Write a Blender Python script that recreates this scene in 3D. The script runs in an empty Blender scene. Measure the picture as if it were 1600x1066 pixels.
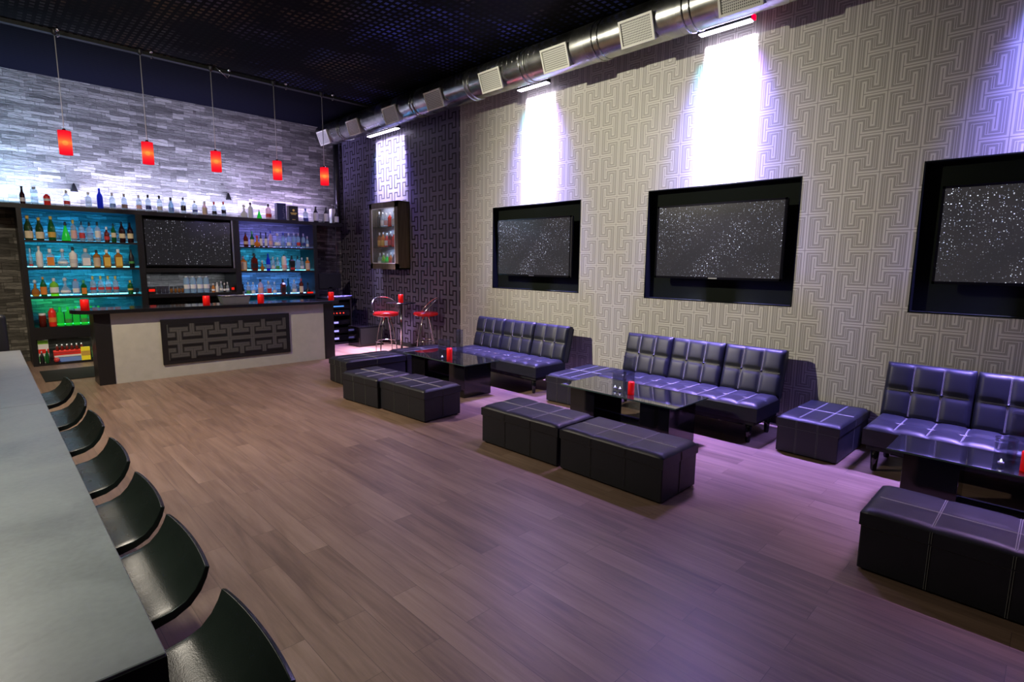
import bpy, bmesh, math, random
from math import sin, cos, pi, radians as R
from mathutils import Vector, Matrix
random.seed(7)
S = bpy.context.scene
COL = S.collection

# ------------------------------------------------------------ node helpers
class NT:
    def __init__(s, name):
        s.m = bpy.data.materials.new(name); s.m.use_nodes = True
        s.t = s.m.node_tree; s.t.nodes.clear()
        s.out = s.t.nodes.new('ShaderNodeOutputMaterial')
    def n(s, typ, **kw):
        nd = s.t.nodes.new(typ)
        for k, v in kw.items(): setattr(nd, k, v)
        return nd
    def put(s, sock, v):
        if v is None: return
        if isinstance(v, bpy.types.NodeSocket): s.t.links.new(v, sock)
        else:
            if isinstance(v, (tuple, list)) and len(v) == 3 and sock.type == 'RGBA': v = (*v, 1)
            sock.default_value = v
    def math(s, op, a, b=None, c=None, clamp=False):
        nd = s.n('ShaderNodeMath', operation=op); nd.use_clamp = clamp
        s.put(nd.inputs[0], a)
        if b is not None: s.put(nd.inputs[1], b)
        if c is not None: s.put(nd.inputs[2], c)
        return nd.outputs[0]
    def obj(s): return s.n('ShaderNodeTexCoord').outputs['Object']
    def sep(s, v):
        nd = s.n('ShaderNodeSeparateXYZ'); s.put(nd.inputs[0], v); return nd.outputs
    def comb(s, x, y, z=0.0):
        nd = s.n('ShaderNodeCombineXYZ')
        for i, v in enumerate((x, y, z)): s.put(nd.inputs[i], v)
        return nd.outputs[0]
    def noise(s, vec, scale, detail=3.0, rough=.5, dist=0.0):
        nd = s.n('ShaderNodeTexNoise'); s.put(nd.inputs['Vector'], vec)
        nd.inputs['Scale'].default_value = scale; nd.inputs['Detail'].default_value = detail
        nd.inputs['Roughness'].default_value = rough; nd.inputs['Distortion'].default_value = dist
        return nd.outputs['Fac']
    def scale(s, vec, sc):
        nd = s.n('ShaderNodeMapping'); s.put(nd.inputs['Vector'], vec); nd.inputs['Scale'].default_value = sc
        return nd.outputs[0]
    def ramp(s, fac, stops, interp='LINEAR'):
        nd = s.n('ShaderNodeValToRGB'); s.put(nd.inputs[0], fac); cr = nd.color_ramp; cr.interpolation = interp
        while len(cr.elements) < len(stops): cr.elements.new(.5)
        for e, (p, c) in zip(cr.elements, stops):
            e.position = p; e.color = (*c, 1) if len(c) == 3 else c
        return nd.outputs[0]
    def mix(s, fac, a, b, blend='MIX'):
        nd = s.n('ShaderNodeMix', data_type='RGBA', blend_type=blend)
        s.put(nd.inputs[0], fac); s.put(nd.inputs[6], a); s.put(nd.inputs[7], b); return nd.outputs[2]
    def bump(s, h, strength=.3, dist=.01):
        nd = s.n('ShaderNodeBump'); s.put(nd.inputs['Height'], h)
        nd.inputs['Strength'].default_value = strength; nd.inputs['Distance'].default_value = dist
        return nd.outputs[0]
    def bsdf(s, color, rough=.5, metal=0.0, spec=.5, coat=0.0, normal=None, emit=None, estr=0.0):
        nd = s.n('ShaderNodeBsdfPrincipled')
        s.put(nd.inputs['Base Color'], color); s.put(nd.inputs['Roughness'], rough)
        s.put(nd.inputs['Metallic'], metal); s.put(nd.inputs['Specular IOR Level'], spec)
        s.put(nd.inputs['Coat Weight'], coat)
        if normal: s.put(nd.inputs['Normal'], normal)
        if emit is not None: s.put(nd.inputs['Emission Color'], emit); s.put(nd.inputs['Emission Strength'], estr)
        return nd.outputs[0]
    def shade(s, sh): s.t.links.new(sh, s.out.inputs[0]); return s.m
    def mixsh(s, fac, a, b):
        nd = s.n('ShaderNodeMixShader'); s.put(nd.inputs[0], fac); s.put(nd.inputs[1], a); s.put(nd.inputs[2], b)
        return nd.outputs[0]

def plain(name, c, rough=.5, metal=0.0, spec=.5, coat=0.0, var=0.12, emit=None, estr=0.0):
    t = NT(name); o = t.obj(); f = t.noise(o, 9.0, 3)
    col = t.mix(f, tuple(max(0, x*(1-var)) for x in c), tuple(min(1, x*(1+var)) for x in c))
    return t.shade(t.bsdf(col, rough, metal, spec, coat, emit=emit, estr=estr))
def emis(name, c, strength):
    t = NT(name); e = t.n('ShaderNodeEmission'); t.put(e.inputs[0], c); e.inputs[1].default_value = strength
    return t.shade(e.outputs[0])
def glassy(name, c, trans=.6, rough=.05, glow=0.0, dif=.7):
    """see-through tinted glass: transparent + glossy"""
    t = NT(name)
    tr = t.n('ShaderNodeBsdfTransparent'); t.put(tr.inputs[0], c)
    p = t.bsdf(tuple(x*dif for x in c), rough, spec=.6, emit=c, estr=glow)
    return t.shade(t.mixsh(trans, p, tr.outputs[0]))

def fret(t, u, v, SU, V, a, w):
    """max-norm distance (in units of V) to interlocking I / H key-fret skeleton. u repeats every SU, rows of height V"""
    v = t.math('DIVIDE', v, V)
    row = t.math('FLOOR', v); vf = t.math('SUBTRACT', v, row)
    par = t.math('MODULO', t.math('ADD', row, 1000.0), 2.0)
    uu = t.math('ADD', t.math('DIVIDE', u, SU), t.math('MULTIPLY', par, .5))
    uu = t.math('ADD', uu, 500.5)
    uu = t.math('ABSOLUTE', t.math('SUBTRACT', t.math('FRACT', uu), .5))       # 0..0.5
    k = SU/V
    uu = t.math('MULTIPLY', uu, k)                                             # same units as vf
    hw = .5*k
    def seg_v(u0, v0, v1):
        dx = t.math('ABSOLUTE', t.math('SUBTRACT', uu, u0))
        dy = t.math('MAXIMUM', t.math('SUBTRACT', v0, vf), t.math('SUBTRACT', vf, v1))
        return t.math('MAXIMUM', dx, dy)
    def seg_h(v0, u0, u1):
        dy = t.math('ABSOLUTE', t.math('SUBTRACT', vf, v0))
        dx = t.math('MAXIMUM', t.math('SUBTRACT', u0, uu), t.math('SUBTRACT', uu, u1))
        return t.math('MAXIMUM', dx, dy)
    ds = [seg_v(0.0, -1.0, a), seg_h(a, -1.0, w), seg_v(hw, 1-a, 2.0), seg_h(1-a, hw-w, 9.0),
          vf, t.math('SUBTRACT', 1.0, vf)]
    d = ds[0]
    for x in ds[1:]: d = t.math('MINIMUM', d, x)
    return d

# ------------------------------------------------------------ mesh helpers
def box(bm, x0, x1, y0, y1, z0, z1, mi=0):
    vs = [bm.verts.new((x, y, z)) for z in (z0, z1) for y in (y0, y1) for x in (x0, x1)]
    for f in ((0,2,3,1), (4,5,7,6), (0,1,5,4), (2,6,7,3), (0,4,6,2), (1,3,7,5)):
        fc = bm.faces.new([vs[i] for i in f]); fc.material_index = mi
def obox(bm, c, ax, ay, az, hx, hy, hz):
    c = Vector(c); ax, ay, az = Vector(ax).normalized()*hx, Vector(ay).normalized()*hy, Vector(az).normalized()*hz
    vs = [bm.verts.new(c+ax*i+ay*j+az*k) for k in (-1,1) for j in (-1,1) for i in (-1,1)]
    for f in ((0,2,3,1), (4,5,7,6), (0,1,5,4), (2,6,7,3), (0,4,6,2), (1,3,7,5)): bm.faces.new([vs[i] for i in f])
def lathe(bm, prof, seg=20, c=(0,0,0), mi=0, arc=(0, 2*pi), caps=True):
    full = abs(arc[1]-arc[0]-2*pi) < 1e-6
    n = seg if full else seg+1
    rings = []
    for r, z in prof:
        rings.append([bm.verts.new((c[0]+r*cos(arc[0]+(arc[1]-arc[0])*i/seg), c[1]+r*sin(arc[0]+(arc[1]-arc[0])*i/seg), c[2]+z)) for i in range(n)])
    for a, b in zip(rings, rings[1:]):
        for i in range(seg):
            j = (i+1) % n
            f = bm.faces.new((a[i], a[j], b[j], b[i])); f.smooth = True; f.material_index = mi
    if caps and full:
        if prof[0][0] > 1e-5: bm.faces.new(rings[0][::-1])
        if prof[-1][0] > 1e-5: bm.faces.new(rings[-1])
def tube(bm, pts, r, seg=8, closed=False):
    pts = [Vector(p) for p in pts]; rings = []
    N = len(pts); up = Vector((0,0,1))
    for i, p in enumerate(pts):
        d = (pts[(i+1) % N]-pts[i-1]) if closed else (pts[min(i+1, N-1)]-pts[max(i-1, 0)])
        d.normalize()
        ref = up if abs(d.z) < .95 else Vector((1,0,0))
        a = d.cross(ref).normalized(); b = a.cross(d).normalized()
        rr = r[i] if isinstance(r, (list, tuple)) else r
        rings.append([bm.verts.new(p+a*rr*cos(2*pi*k/seg)+b*rr*sin(2*pi*k/seg)) for k in range(seg)])
    rng = range(N) if closed else range(N-1)
    for i in rng:
        A, B = rings[i], rings[(i+1) % N]
        for k in range(seg):
            f = bm.faces.new((A[k], A[(k+1) % seg], B[(k+1) % seg], B[k])); f.smooth = seg > 4
    if not closed: bm.faces.new(rings[0][::-1]); bm.faces.new(rings[-1])
def mesh(bm, name):
    bmesh.ops.recalc_face_normals(bm, faces=bm.faces)
    me = bpy.data.meshes.new(name); bm.to_mesh(me); bm.free(); return me
def link(name, me, mat=None, parent=None, loc=None, bevel=0, seg=2):
    o = bpy.data.objects.new(name, me); COL.objects.link(o)
    if mat is not None and not me.materials:
        for m in (mat if isinstance(mat, (list, tuple)) else [mat]): me.materials.append(m)
    if parent: o.parent = parent
    if loc: o.location = loc
    if bevel:
        b = o.modifiers.new('bevel', 'BEVEL'); b.width = bevel; b.segments = seg; b.limit_method = 'ANGLE'; b.angle_limit = R(40)
    return o
def obj(name, bm, mat, parent=None, loc=None, bevel=0, seg=2): return link(name, mesh(bm, name), mat, parent, loc, bevel, seg)
def B(*a, **k):
    bm = bmesh.new(); box(bm, *a, **k); return bm
def tag(o, label, cat, group=None):
    o['label'] = label; o['category'] = cat
    if group: o['group'] = group
    return o
def thing(name, label, cat, loc=(0,0,0), rz=0, group=None):
    o = bpy.data.objects.new(name, None); COL.objects.link(o); o.location = loc; o.rotation_euler = (0,0,rz)
    o.empty_display_size = .1
    return tag(o, label, cat, group)
def struct(name, bm, mat, parent=None, bevel=0):
    o = obj(name, bm, mat, parent, bevel=bevel); o['kind'] = 'structure'; return o
def kids(o): return [c for c in bpy.data.objects if c.parent == o]
def copy_tree(o, parent=None):
    c = o.copy(); COL.objects.link(c)
    if parent: c.parent = parent
    for ch in kids(o): copy_tree(ch, c)
    return c

# ------------------------------------------------------------ room constants
XW, YB, ZC = 6.63, 12.95, 5.02
XL, YF = -2.6, -3.2

# ------------------------------------------------------------ materials
def mat_wallpaper(dark):
    t = NT('dark_key_wallpaper' if dark else 'silver_key_wallpaper')
    x, y, z = t.sep(t.obj())
    u = t.math('SUBTRACT', z, 3.40 if not dark else 3.95-.01)
    v = t.math('SUBTRACT', y, 2.407 if not dark else 8.25)
    d = fret(t, u, v, .392 if not dark else .37, .3185, .665, .33 if not dark else .27)
    n = t.noise(t.scale(t.obj(), (1, 60, 3)), 3.0, 2)
    if dark:
        col = t.ramp(d, [(0.0,(.115,.105,.155)), (.105,(.115,.105,.155)), (.120,(.010,.009,.016)), (.3,(.010,.009,.016))])
        rough = .5
    else:
        L = (.61,.595,.515); G = (.355,.342,.295); K = (.27,.26,.225)
        col = t.ramp(d, [(0.0,K), (.008,K), (.015,L), (.062,L), (.07,G), (.112,G), (.118,K), (.124,K), (.128,L), (.145,L), (.150,K), (.157,G), (.4,G)])
        rough = .42
    col = t.mix(.05, col, t.ramp(n, [(0,(0,0,0)), (1,(1,1,1))]), 'OVERLAY')
    return t.shade(t.bsdf(col, rough, 0.0, .35))
M = {}
M['paper'] = mat_wallpaper(False); M['paper_dark'] = mat_wallpaper(True)

def mat_stone():
    t = NT('ledgestone'); x, y, z = t.sep(t.obj())
    # rows of uneven thin stones
    wob = t.math('MULTIPLY', t.noise(t.scale(t.obj(), (1.6, 0, 5)), 1.6, 3), .09)
    vec = t.comb(x, t.math('ADD', z, wob), 0.0)
    def brick(sw, sh, off):
        b = t.n('ShaderNodeTexBrick'); t.put(b.inputs['Vector'], vec); b.offset = off; b.offset_frequency = 2; b.squash = 1.6; b.squash_frequency = 3
        t.put(b.inputs['Color1'], (.04,.04,.045)); t.put(b.inputs['Color2'], (.9,.9,.9)); t.put(b.inputs['Mortar'], (.02,.02,.02))
        b.inputs['Scale'].default_value = 1; b.inputs['Brick Width'].default_value = sw; b.inputs['Row Height'].default_value = sh
        b.inputs['Mortar Size'].default_value = .004; b.inputs['Mortar Smooth'].default_value = .4; b.inputs['Bias'].default_value = 0
        return b
    b1 = brick(.31, .056, .37); b2 = brick(.44, .112, .61)
    c = t.mix(.42, b1.outputs['Color'], b2.outputs['Color'])
    st = t.noise(t.scale(t.obj(), (5, 1, 34)), 1.5, 5, .7)
    c = t.mix(.55, c, t.ramp(st, [(.3,(.02,.02,.02)), (.7,(.9,.9,.9))]), 'OVERLAY')
    col = t.ramp(c, [(0.0,(.035,.034,.030)), (.25,(.095,.092,.082)), (.5,(.17,.165,.148)), (.85,(.38,.37,.335))])
    h = t.math('ADD', t.math('MULTIPLY', c, .7), t.math('MULTIPLY', st, .6))
    return t.shade(t.bsdf(col, .75, normal=t.bump(h, .9, .03)))
M['stone'] = mat_stone()

def mat_floor():
    t = NT('wood_planks'); x, y, z = t.sep(t.obj())
    vec = t.comb(y, x, 0.0)
    b = t.n('ShaderNodeTexBrick'); t.put(b.inputs['Vector'], vec); b.offset = .37; b.offset_frequency = 2
    t.put(b.inputs['Color1'], (.1,.1,.1)); t.put(b.inputs['Color2'], (.9,.9,.9)); t.put(b.inputs['Mortar'], (0,0,0))
    b.inputs['Scale'].default_value = 1; b.inputs['Brick Width'].default_value = 1.22; b.inputs['Row Height'].default_value = .165
    b.inputs['Mortar Size'].default_value = .0012; b.inputs['Mortar Smooth'].default_value = .1; b.inputs['Bias'].default_value = 0
    rnd = t.sep(b.outputs['Color'])[0]
    off = t.comb(t.math('MULTIPLY', x, 1.0), t.math('ADD', y, t.math('MULTIPLY', rnd, 37.0)), t.math('MULTIPLY', rnd, 5.0))
    g1 = t.noise(t.scale(off, (14, .9, 1)), 1.0, 5, .62, .9)
    g2 = t.noise(t.scale(off, (45, 3.5, 1)), 1.0, 4, .7, .5)
    g3 = t.noise(t.scale(off, (3, .7, 1)), 1.0, 2, .5, .4)
    f = t.math('ADD', t.math('MULTIPLY', g1, .55), t.math('ADD', t.math('MULTIPLY', g2, .20), t.math('MULTIPLY', g3, .35)))
    f = t.math('ADD', f, t.math('MULTIPLY', t.math('SUBTRACT', rnd, .5), .13))
    col = t.ramp(f, [(.34,(.10,.066,.048)), (.50,(.185,.122,.086)), (.60,(.235,.158,.113)), (.76,(.31,.215,.16))])
    col = t.mix(t.math('MULTIPLY', b.outputs['Fac'], .7), col, (.05,.035,.03))
    rough = t.math('ADD', t.math('MULTIPLY', g2, .18), .30)
    return t.shade(t.bsdf(col, rough, 0.0, .45, normal=t.bump(f, .12, .004)))
M['floor'] = mat_floor()

def mat_leather(name, c, rough=.33):
    t = NT(name); v = t.n('ShaderNodeTexVoronoi'); t.put(v.inputs['Vector'], t.obj()); v.inputs['Scale'].default_value = 260
    n = t.noise(t.obj(), 6.0, 3)
    col = t.mix(n, tuple(x*.8 for x in c), tuple(x*1.25 for x in c))
    h = t.math('ADD', t.math('MULTIPLY', v.outputs['Distance'], .3), t.math('MULTIPLY', t.noise(t.obj(), 22.0, 2), .8))
    return t.shade(t.bsdf(col, t.math('ADD', t.math('MULTIPLY', n, .12), rough-.06), 0.0, .45, normal=t.bump(h, .12, .004)))
M['leather'] = mat_leather('black_leather', (.010,.012,.018), .45)
M['leather_seat'] = mat_leather('black_vinyl', (.013,.017,.014), .27)
M['thread'] = plain('grey_thread', (.34,.34,.32), .6)
M['thread_side'] = plain('dark_thread', (.12,.13,.12), .6)
M['black'] = plain('black_laminate', (.011,.011,.012), .35)
M['black_matte'] = plain('black_matte', (.010,.012,.010), .7, spec=.3)
M['niche'] = plain('black_niche_paint', (.006,.0085,.006), .85, spec=.12)
M['black_gloss'] = plain('black_gloss', (.006,.006,.007), .09, spec=.6)
M['tglass'] = plain('smoked_black_glass', (.010,.012,.011), .035, spec=.9, coat=.6)
M['tedge'] = plain('green_glass_edge', (.05,.09,.075), .2)
M['barpanel'] = plain('grey_panel', (.46,.46,.40), .55)
M['bartop'] = plain('black_bar_top', (.010,.010,.012), .12, spec=.6)
M['chrome'] = plain('chrome', (.75,.75,.76), .12, 1.0)
M['steel'] = plain('brushed_steel', (.45,.45,.45), .3, 1.0)
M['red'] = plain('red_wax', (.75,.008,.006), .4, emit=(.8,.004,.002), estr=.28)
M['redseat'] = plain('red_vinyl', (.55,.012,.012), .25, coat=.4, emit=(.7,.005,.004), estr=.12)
M['white'] = plain('white_plastic', (.75,.75,.72), .4)
M['clear'] = glassy('clear_glass', (.93,.95,.97), .80, dif=.04)
M['perspex'] = glassy('clear_perspex', (.86,.84,.96), .68, .05, dif=.10)

def mat_counter():
    t = NT('grey_slate_laminate')
    n = t.noise(t.obj(), 2.6, 6, .6, .6); n2 = t.noise(t.obj(), 60.0, 3)
    f = t.math('ADD', t.math('MULTIPLY', n, .8), t.math('MULTIPLY', n2, .2))
    col = t.ramp(f, [(.32,(.12,.125,.12)), (.5,(.19,.20,.19)), (.7,(.25,.26,.245))])
    return t.shade(t.bsdf(col, t.math('ADD', t.math('MULTIPLY', n, .15), .27), 0.0, .8, normal=t.bump(n2, .03, .002)))
M['counter'] = mat_counter()

def mat_duct():
    t = NT('spiral_galvanised'); x, y, z = t.sep(t.obj())
    w = t.math('FRACT', t.math('DIVIDE', y, .11)); rib = t.math('LESS_THAN', t.math('ABSOLUTE', t.math('SUBTRACT', w, .5)), .07)
    n = t.noise(t.scale(t.obj(), (1, .8, 1)), 5.0, 4)
    big = t.noise(t.scale(t.obj(), (.4, 1.4, .4)), 1.6, 2)
    col = t.ramp(n, [(.3,(.30,.31,.29)), (.7,(.62,.63,.58))])
    return t.shade(t.bsdf(col, t.math('ADD', t.math('MULTIPLY', big, .25), .14), 1.0, .5, normal=t.bump(t.math('ADD', rib, t.math('MULTIPLY', big, 1.4)), .35, .012)))
M['duct'] = mat_duct()

def mat_grille():
    t = NT('duct_grille_mesh'); x, y, z = t.sep(t.obj())
    def ln(c, p): return t.math('LESS_THAN', t.math('ABSOLUTE', t.math('SUBTRACT', t.math('FRACT', t.math('DIVIDE', t.math('ADD', c, 50.0), p)), .5)), .30)
    hole = t.math('MULTIPLY', ln(y, .021), ln(z, .024))
    col = t.mix(hole, (.62,.63,.54), (.10,.10,.085))
    return t.shade(t.bsdf(col, .5))
M['grille'] = mat_grille()
M['frame_cream'] = plain('cream_paint', (.72,.73,.62), .45)

def mat_stars(name, dens, cyan=0.0):
    t = NT(name); o = t.obj(); x, y, z = t.sep(o)
    def layer(sc, thr, rad, off):
        v = t.n('ShaderNodeTexVoronoi', voronoi_dimensions='2D'); t.put(v.inputs['Vector'], t.comb(t.math('ADD', y, off), z, 0.0)); v.inputs['Scale'].default_value = sc
        rnd = t.sep(v.outputs['Color'])
        spot = t.math('SUBTRACT', 1.0, t.math('DIVIDE', v.outputs['Distance'], t.math('MULTIPLY', rnd[1], rad)), clamp=True)
        on = t.math('GREATER_THAN', rnd[0], thr)
        return t.math('MULTIPLY', t.math('MULTIPLY', spot, on), t.math('ADD', t.math('MULTIPLY', rnd[2], 1.5), .25))
    cl = t.noise(o, 2.2, 2); cl = t.math('ADD', t.math('MULTIPLY', t.math('SUBTRACT', cl, .38), 2.6, clamp=True), .22, clamp=True)
    s = t.math('ADD', layer(34, 1-dens*.75, .30, 0), t.math('ADD', layer(52, 1-dens*.6, .30, 5.3), layer(15, 1-dens*.6, .15, 9.1)))
    s = t.math('MULTIPLY', s, cl)
    tint = t.noise(o, 31.0, 1)
    col = t.ramp(tint, [(.35,(.55,.65,1)), (.5,(.85,.9,1)), (.65,(.65,.65,1))])
    col = t.mix(s, (0,0,0), col)
    base = t.mix(t.noise(o, 3.5, 2), (.009,.009,.010), (.016,.014,.015))
    c2 = t.mix(1.0, t.mix(t.math('MULTIPLY', s, 1.0, clamp=True), (0,0,0), col), base, 'ADD')
    p = t.bsdf((.01,.01,.011), .16, spec=.5, emit=c2, estr=2.3)
    return t.shade(p)
M['stars'] = mat_stars('starfield_screen', .75)
M['stars_dim'] = mat_stars('faint_starfield_screen', .22)

def mat_ceiling():
    t = NT('open_cell_ceiling'); x, y, z = t.sep(t.obj())
    p = .092
    fx = t.math('ABSOLUTE', t.math('SUBTRACT', t.math('FRACT', t.math('DIVIDE', t.math('ADD', x, 40.0), p)), .5))
    fy = t.math('ABSOLUTE', t.math('SUBTRACT', t.math('FRACT', t.math('DIVIDE', t.math('ADD', y, 40.0), p*1.25)), .5))
    cell = t.math('MULTIPLY', t.math('LESS_THAN', fx, .27), t.math('LESS_THAN', fy, .24))
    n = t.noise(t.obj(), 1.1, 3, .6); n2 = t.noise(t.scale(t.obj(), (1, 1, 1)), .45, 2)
    tone = t.ramp(n2, [(.38,(.07,.09,.42)), (.48,(.04,.05,.12)), (.57,(.11,.065,.03)), (.66,(.05,.05,.05))])  # blue and brown glints of reflected light painted into the cell colour
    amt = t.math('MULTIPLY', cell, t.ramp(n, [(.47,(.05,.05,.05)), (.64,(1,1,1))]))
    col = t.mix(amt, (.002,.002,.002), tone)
    return t.shade(t.bsdf(col, .8, spec=.05))
M['ceil'] = mat_ceiling()
def mat_ceil2():
    t = NT('ribbed_dark_panel'); x, y, z = t.sep(t.obj())
    w = t.math('LESS_THAN', t.math('FRACT', t.math('DIVIDE', t.math('ADD', y, 40.0), .10)), .5)
    col = t.mix(w, (.001,.001,.0025), (.0025,.0025,.006))
    return t.shade(t.bsdf(col, .9, spec=.03))
M['ceil2'] = mat_ceil2()
M['paint_dark'] = plain('dark_grey_wall_paint', (.05,.05,.05), .8)

def mat_barfret():
    t = NT('carved_key_pattern'); x, y, z = t.sep(t.obj())
    u = t.math('SUBTRACT', x, 2.19); v = t.math('SUBTRACT', z, .552)
    d = fret(t, u, v, .368, .325, .63, .29)
    col = t.ramp(d, [(0,(.03,.03,.028)), (.010,(.03,.03,.028)), (.016,(.085,.085,.08)), (.05,(.085,.085,.08)), (.06,(.06,.06,.055)), (.105,(.06,.06,.055)), (.115,(.003,.003,.003)), (.4,(.003,.003,.003))])
    return t.shade(t.bsdf(col, .5))
M['barfret'] = mat_barfret()
def mat_wood_dark():
    t = NT('dark_wood_frame'); n = t.noise(t.scale(t.obj(), (12, 12, 1)), 2.0, 4)
    return t.shade(t.bsdf(t.ramp(n, [(.3,(.055,.042,.022)), (.7,(.12,.098,.052))]), .5))
M['wood'] = mat_wood_dark()

# ------------------------------------------------------------ room shell
struct('floor', B(XL, XW+.3, YF, YB+.3, -.1, 0), M['floor'])
struct('wall_back', B(XL, XW+.3, YB, YB+.2, 0, ZC+.2), M['stone'])
struct('wall_left', B(XL-.2, XL, YF, YB+.2, 0, ZC+.2), M['paint_dark'])
struct('wall_front', B(XL, XW+.3, YF-.2, YF, 0, ZC+.2), M['paint_dark'])
struct('ceiling', B(XL, XW+.3, YF, 10.35, ZC, ZC+.1), M['ceil'])
struct('ceiling', B(XL, XW+.3, 10.35, YB+.2, ZC, ZC+.1), M['ceil2'])
struct('trim_1', B(XL, XW, 10.33, 10.42, ZC-.05, ZC), M['black_matte'])
# right wall with three recesses; dark papered beyond y=8.18
NICHE = [(5.295, 7.248, 1.416, 2.807), (2.19, 4.108, 1.402, 2.833), (-.86, 1.075, 1.42, 2.858)]
ND = .13
bm = bmesh.new()
def wq(y0, y1, z0, z1, mi):
    vs = [bm.verts.new((XW, y, z)) for y, z in ((y0,z0),(y1,z0),(y1,z1),(y0,z1))]
    f = bm.faces.new(vs); f.material_index = mi
ys = [YF, -.86, 1.075, 2.19, 4.108, 5.295, 7.248, 8.18]
for a, b in zip(ys, ys[1:]):
    nn = [n for n in NICHE if abs(n[0]-a) < 1e-6]
    if nn: wq(a, b, 0, nn[0][2], 0); wq(a, b, nn[0][3], ZC+.1, 0)
    else: wq(a, b, 0, ZC+.1, 0)
wq(8.18, YB+.1, 0, ZC+.1, 1)
me = bpy.data.meshes.new('wall_right'); bm.to_mesh(me); bm.free()
o = link('wall_right', me, [M['paper'], M['paper_dark']]); o['kind'] = 'structure'
for i, (y0, y1, z0, z1) in enumerate(NICHE):
    bm = bmesh.new()
    e = .012; xa, xb = XW-.004, XW+ND
    box(bm, xb, xb+.02, y0-e, y1+e, z0-e, z1+e)
    box(bm, xa, xb, y0-e, y0, z0-e, z1+e); box(bm, xa, xb, y1, y1+e, z0-e, z1+e)
    box(bm, xa, xb, y0, y1, z0-e, z0); box(bm, xa, xb, y0, y1, z1, z1+e)
    o = struct('trim_%d' % (i+2), bm, M['niche'])
struct('baseboard_right', B(XW-.015, XW, YF, YB, 0, .09), M['black_matte'])
# outer backing of right wall so no light leaks
struct('wall_right_backing', B(XW+ND+.03, XW+ND+.1, YF-.2, YB+.2, -.1, ZC+.2), M['paint_dark'])

# ------------------------------------------------------------ televisions
def tv(name, label, y0, y1, z0, z1, xf, stars, tilt=0.0):
    th = .07
    t = thing(name, label, 'television', (xf, (y0+y1)/2, (z0+z1)/2), 0, None)
    hy, hz = (y1-y0)/2, (z1-z0)/2
    obj('housing', B(.012, th, -hy, hy, -hz, hz), M['black_gloss'], t, bevel=.006)
    bm = bmesh.new(); bz = .022
    box(bm, 0, .014, -hy, hy, hz-bz, hz); box(bm, 0, .014, -hy, hy, -hz, -hz+bz*1.2)
    box(bm, 0, .014, -hy, -hy+bz, -hz, hz); box(bm, 0, .014, hy-bz, hy, -hz, hz)
    obj('bezel', bm, M['black_gloss'], t)
    obj('screen', B(.004, .012, -hy+bz, hy-bz, -hz+bz, hz-bz), stars, t)
    bm = bmesh.new(); box(bm, -.003, 0, -.055, .055, -hz+.006, -hz+.02)
    obj('logo_plate', bm, M['steel'], t)
    obj('wall_bracket', B(th, XW+ND-xf, -.2, .2, -.15, .15), M['black_matte'], t)
    t.rotation_euler = (0, tilt, 0)
    return t
tv('television', 'flat screen television with starfield in leftmost wall recess, nearest the dark wallpaper', 5.36, 6.99, 1.64, 2.575, 6.50, M['stars'])
tv('television', 'flat screen television with starfield in middle wall recess above second sofa', 2.27, 3.89, 1.68, 2.61, 6.50, M['stars'])
tv('television', 'flat screen television with starfield cut off by right edge of photo', -.72, .905, 1.70, 2.605, 6.50, M['stars'])

# ------------------------------------------------------------ duct with grilles
DX, DZ, DR = 6.10, 4.74, .238
d = thing('air_duct', 'long round galvanised ventilation duct with square outlets along the right wall', 'duct', (DX, 5.0, DZ))
bm = bmesh.new()
prof = []
N = 28
y = -3.1
ysd = []
while y < 12.55: ysd.append(y); y += .35
ysd.append(12.55)
rings = [[bm.verts.new((DR*cos(2*pi*i/N), yy-5.0, DR*sin(2*pi*i/N))) for i in range(N)] for yy in ysd]
for a, b in zip(rings, rings[1:]):
    for i in range(N):
        f = bm.faces.new((a[i], a[(i+1) % N], b[(i+1) % N], b[i])); f.smooth = True
bm.faces.new(rings[-1]); bm.faces.new(rings[0][::-1])
obj('duct_tube', bm, M['duct'], d)
for yy in (11.45, 8.65, 7.1, 5.85, 4.55, 3.3, 1.9):
    bm = bmesh.new()
    for dy in (-.045, .045):
        ring = [(cos(2*pi*i/24)*(DR+.004), yy-5+dy, sin(2*pi*i/24)*(DR+.004)) for i in range(24)]
        tube(bm, ring, .012, 6, True)
    obj('joint_band', bm, M['duct'], d)
for gy in (12.12, 10.75, 9.33, 7.95, 6.5, 5.2, 3.915, 2.68, 1.4, .1):
    g = bpy.data.objects.new('outlet', None)
    # local frame: n outwards (-x, down), t along duct, s up
    n = Vector((-cos(R(20)), 0, -sin(R(20)))); s_ = Vector((-sin(R(20)), 0, cos(R(20)))); tt = Vector((0, 1, 0))
    c = Vector((5.87-DX, gy-5, 4.612-DZ))
    hw, hh = .232, .150
    bm = bmesh.new()
    bw = .026
    for sg in (-1, 1):
        obox(bm, c+s_*sg*(hh-bw/2), n, tt, s_, .012, hw, bw/2)
        obox(bm, c+tt*sg*(hw-bw/2), n, tt, s_, .012, bw/2, hh-bw)
    fr = obj('outlet_frame', bm, M['frame_cream'], d)
    bm = bmesh.new(); obox(bm, c-n*.006, n, tt, s_, .006, hw-bw, hh-bw); obj('outlet_mesh', bm, M['grille'], d)
    bm = bmesh.new(); obox(bm, c-n*.07, n, tt, s_, .058, hw-.012, hh-.012); obj('outlet_collar', bm, M['duct'], d)
for ry in (11.42, 10.68, 7.25, 5.81, 4.27, 2.2, .5):
    bm = bmesh.new(); tube(bm, [(.0, ry-5, DR-.01), (-.02, ry-5, ZC-DZ)], .011, 6)
    lathe(bm, [(.03,0), (.03,.02)], 10, (0, ry-5, DR-.01))
    obj('hanger_rod', bm, M['chrome'], d)

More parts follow.
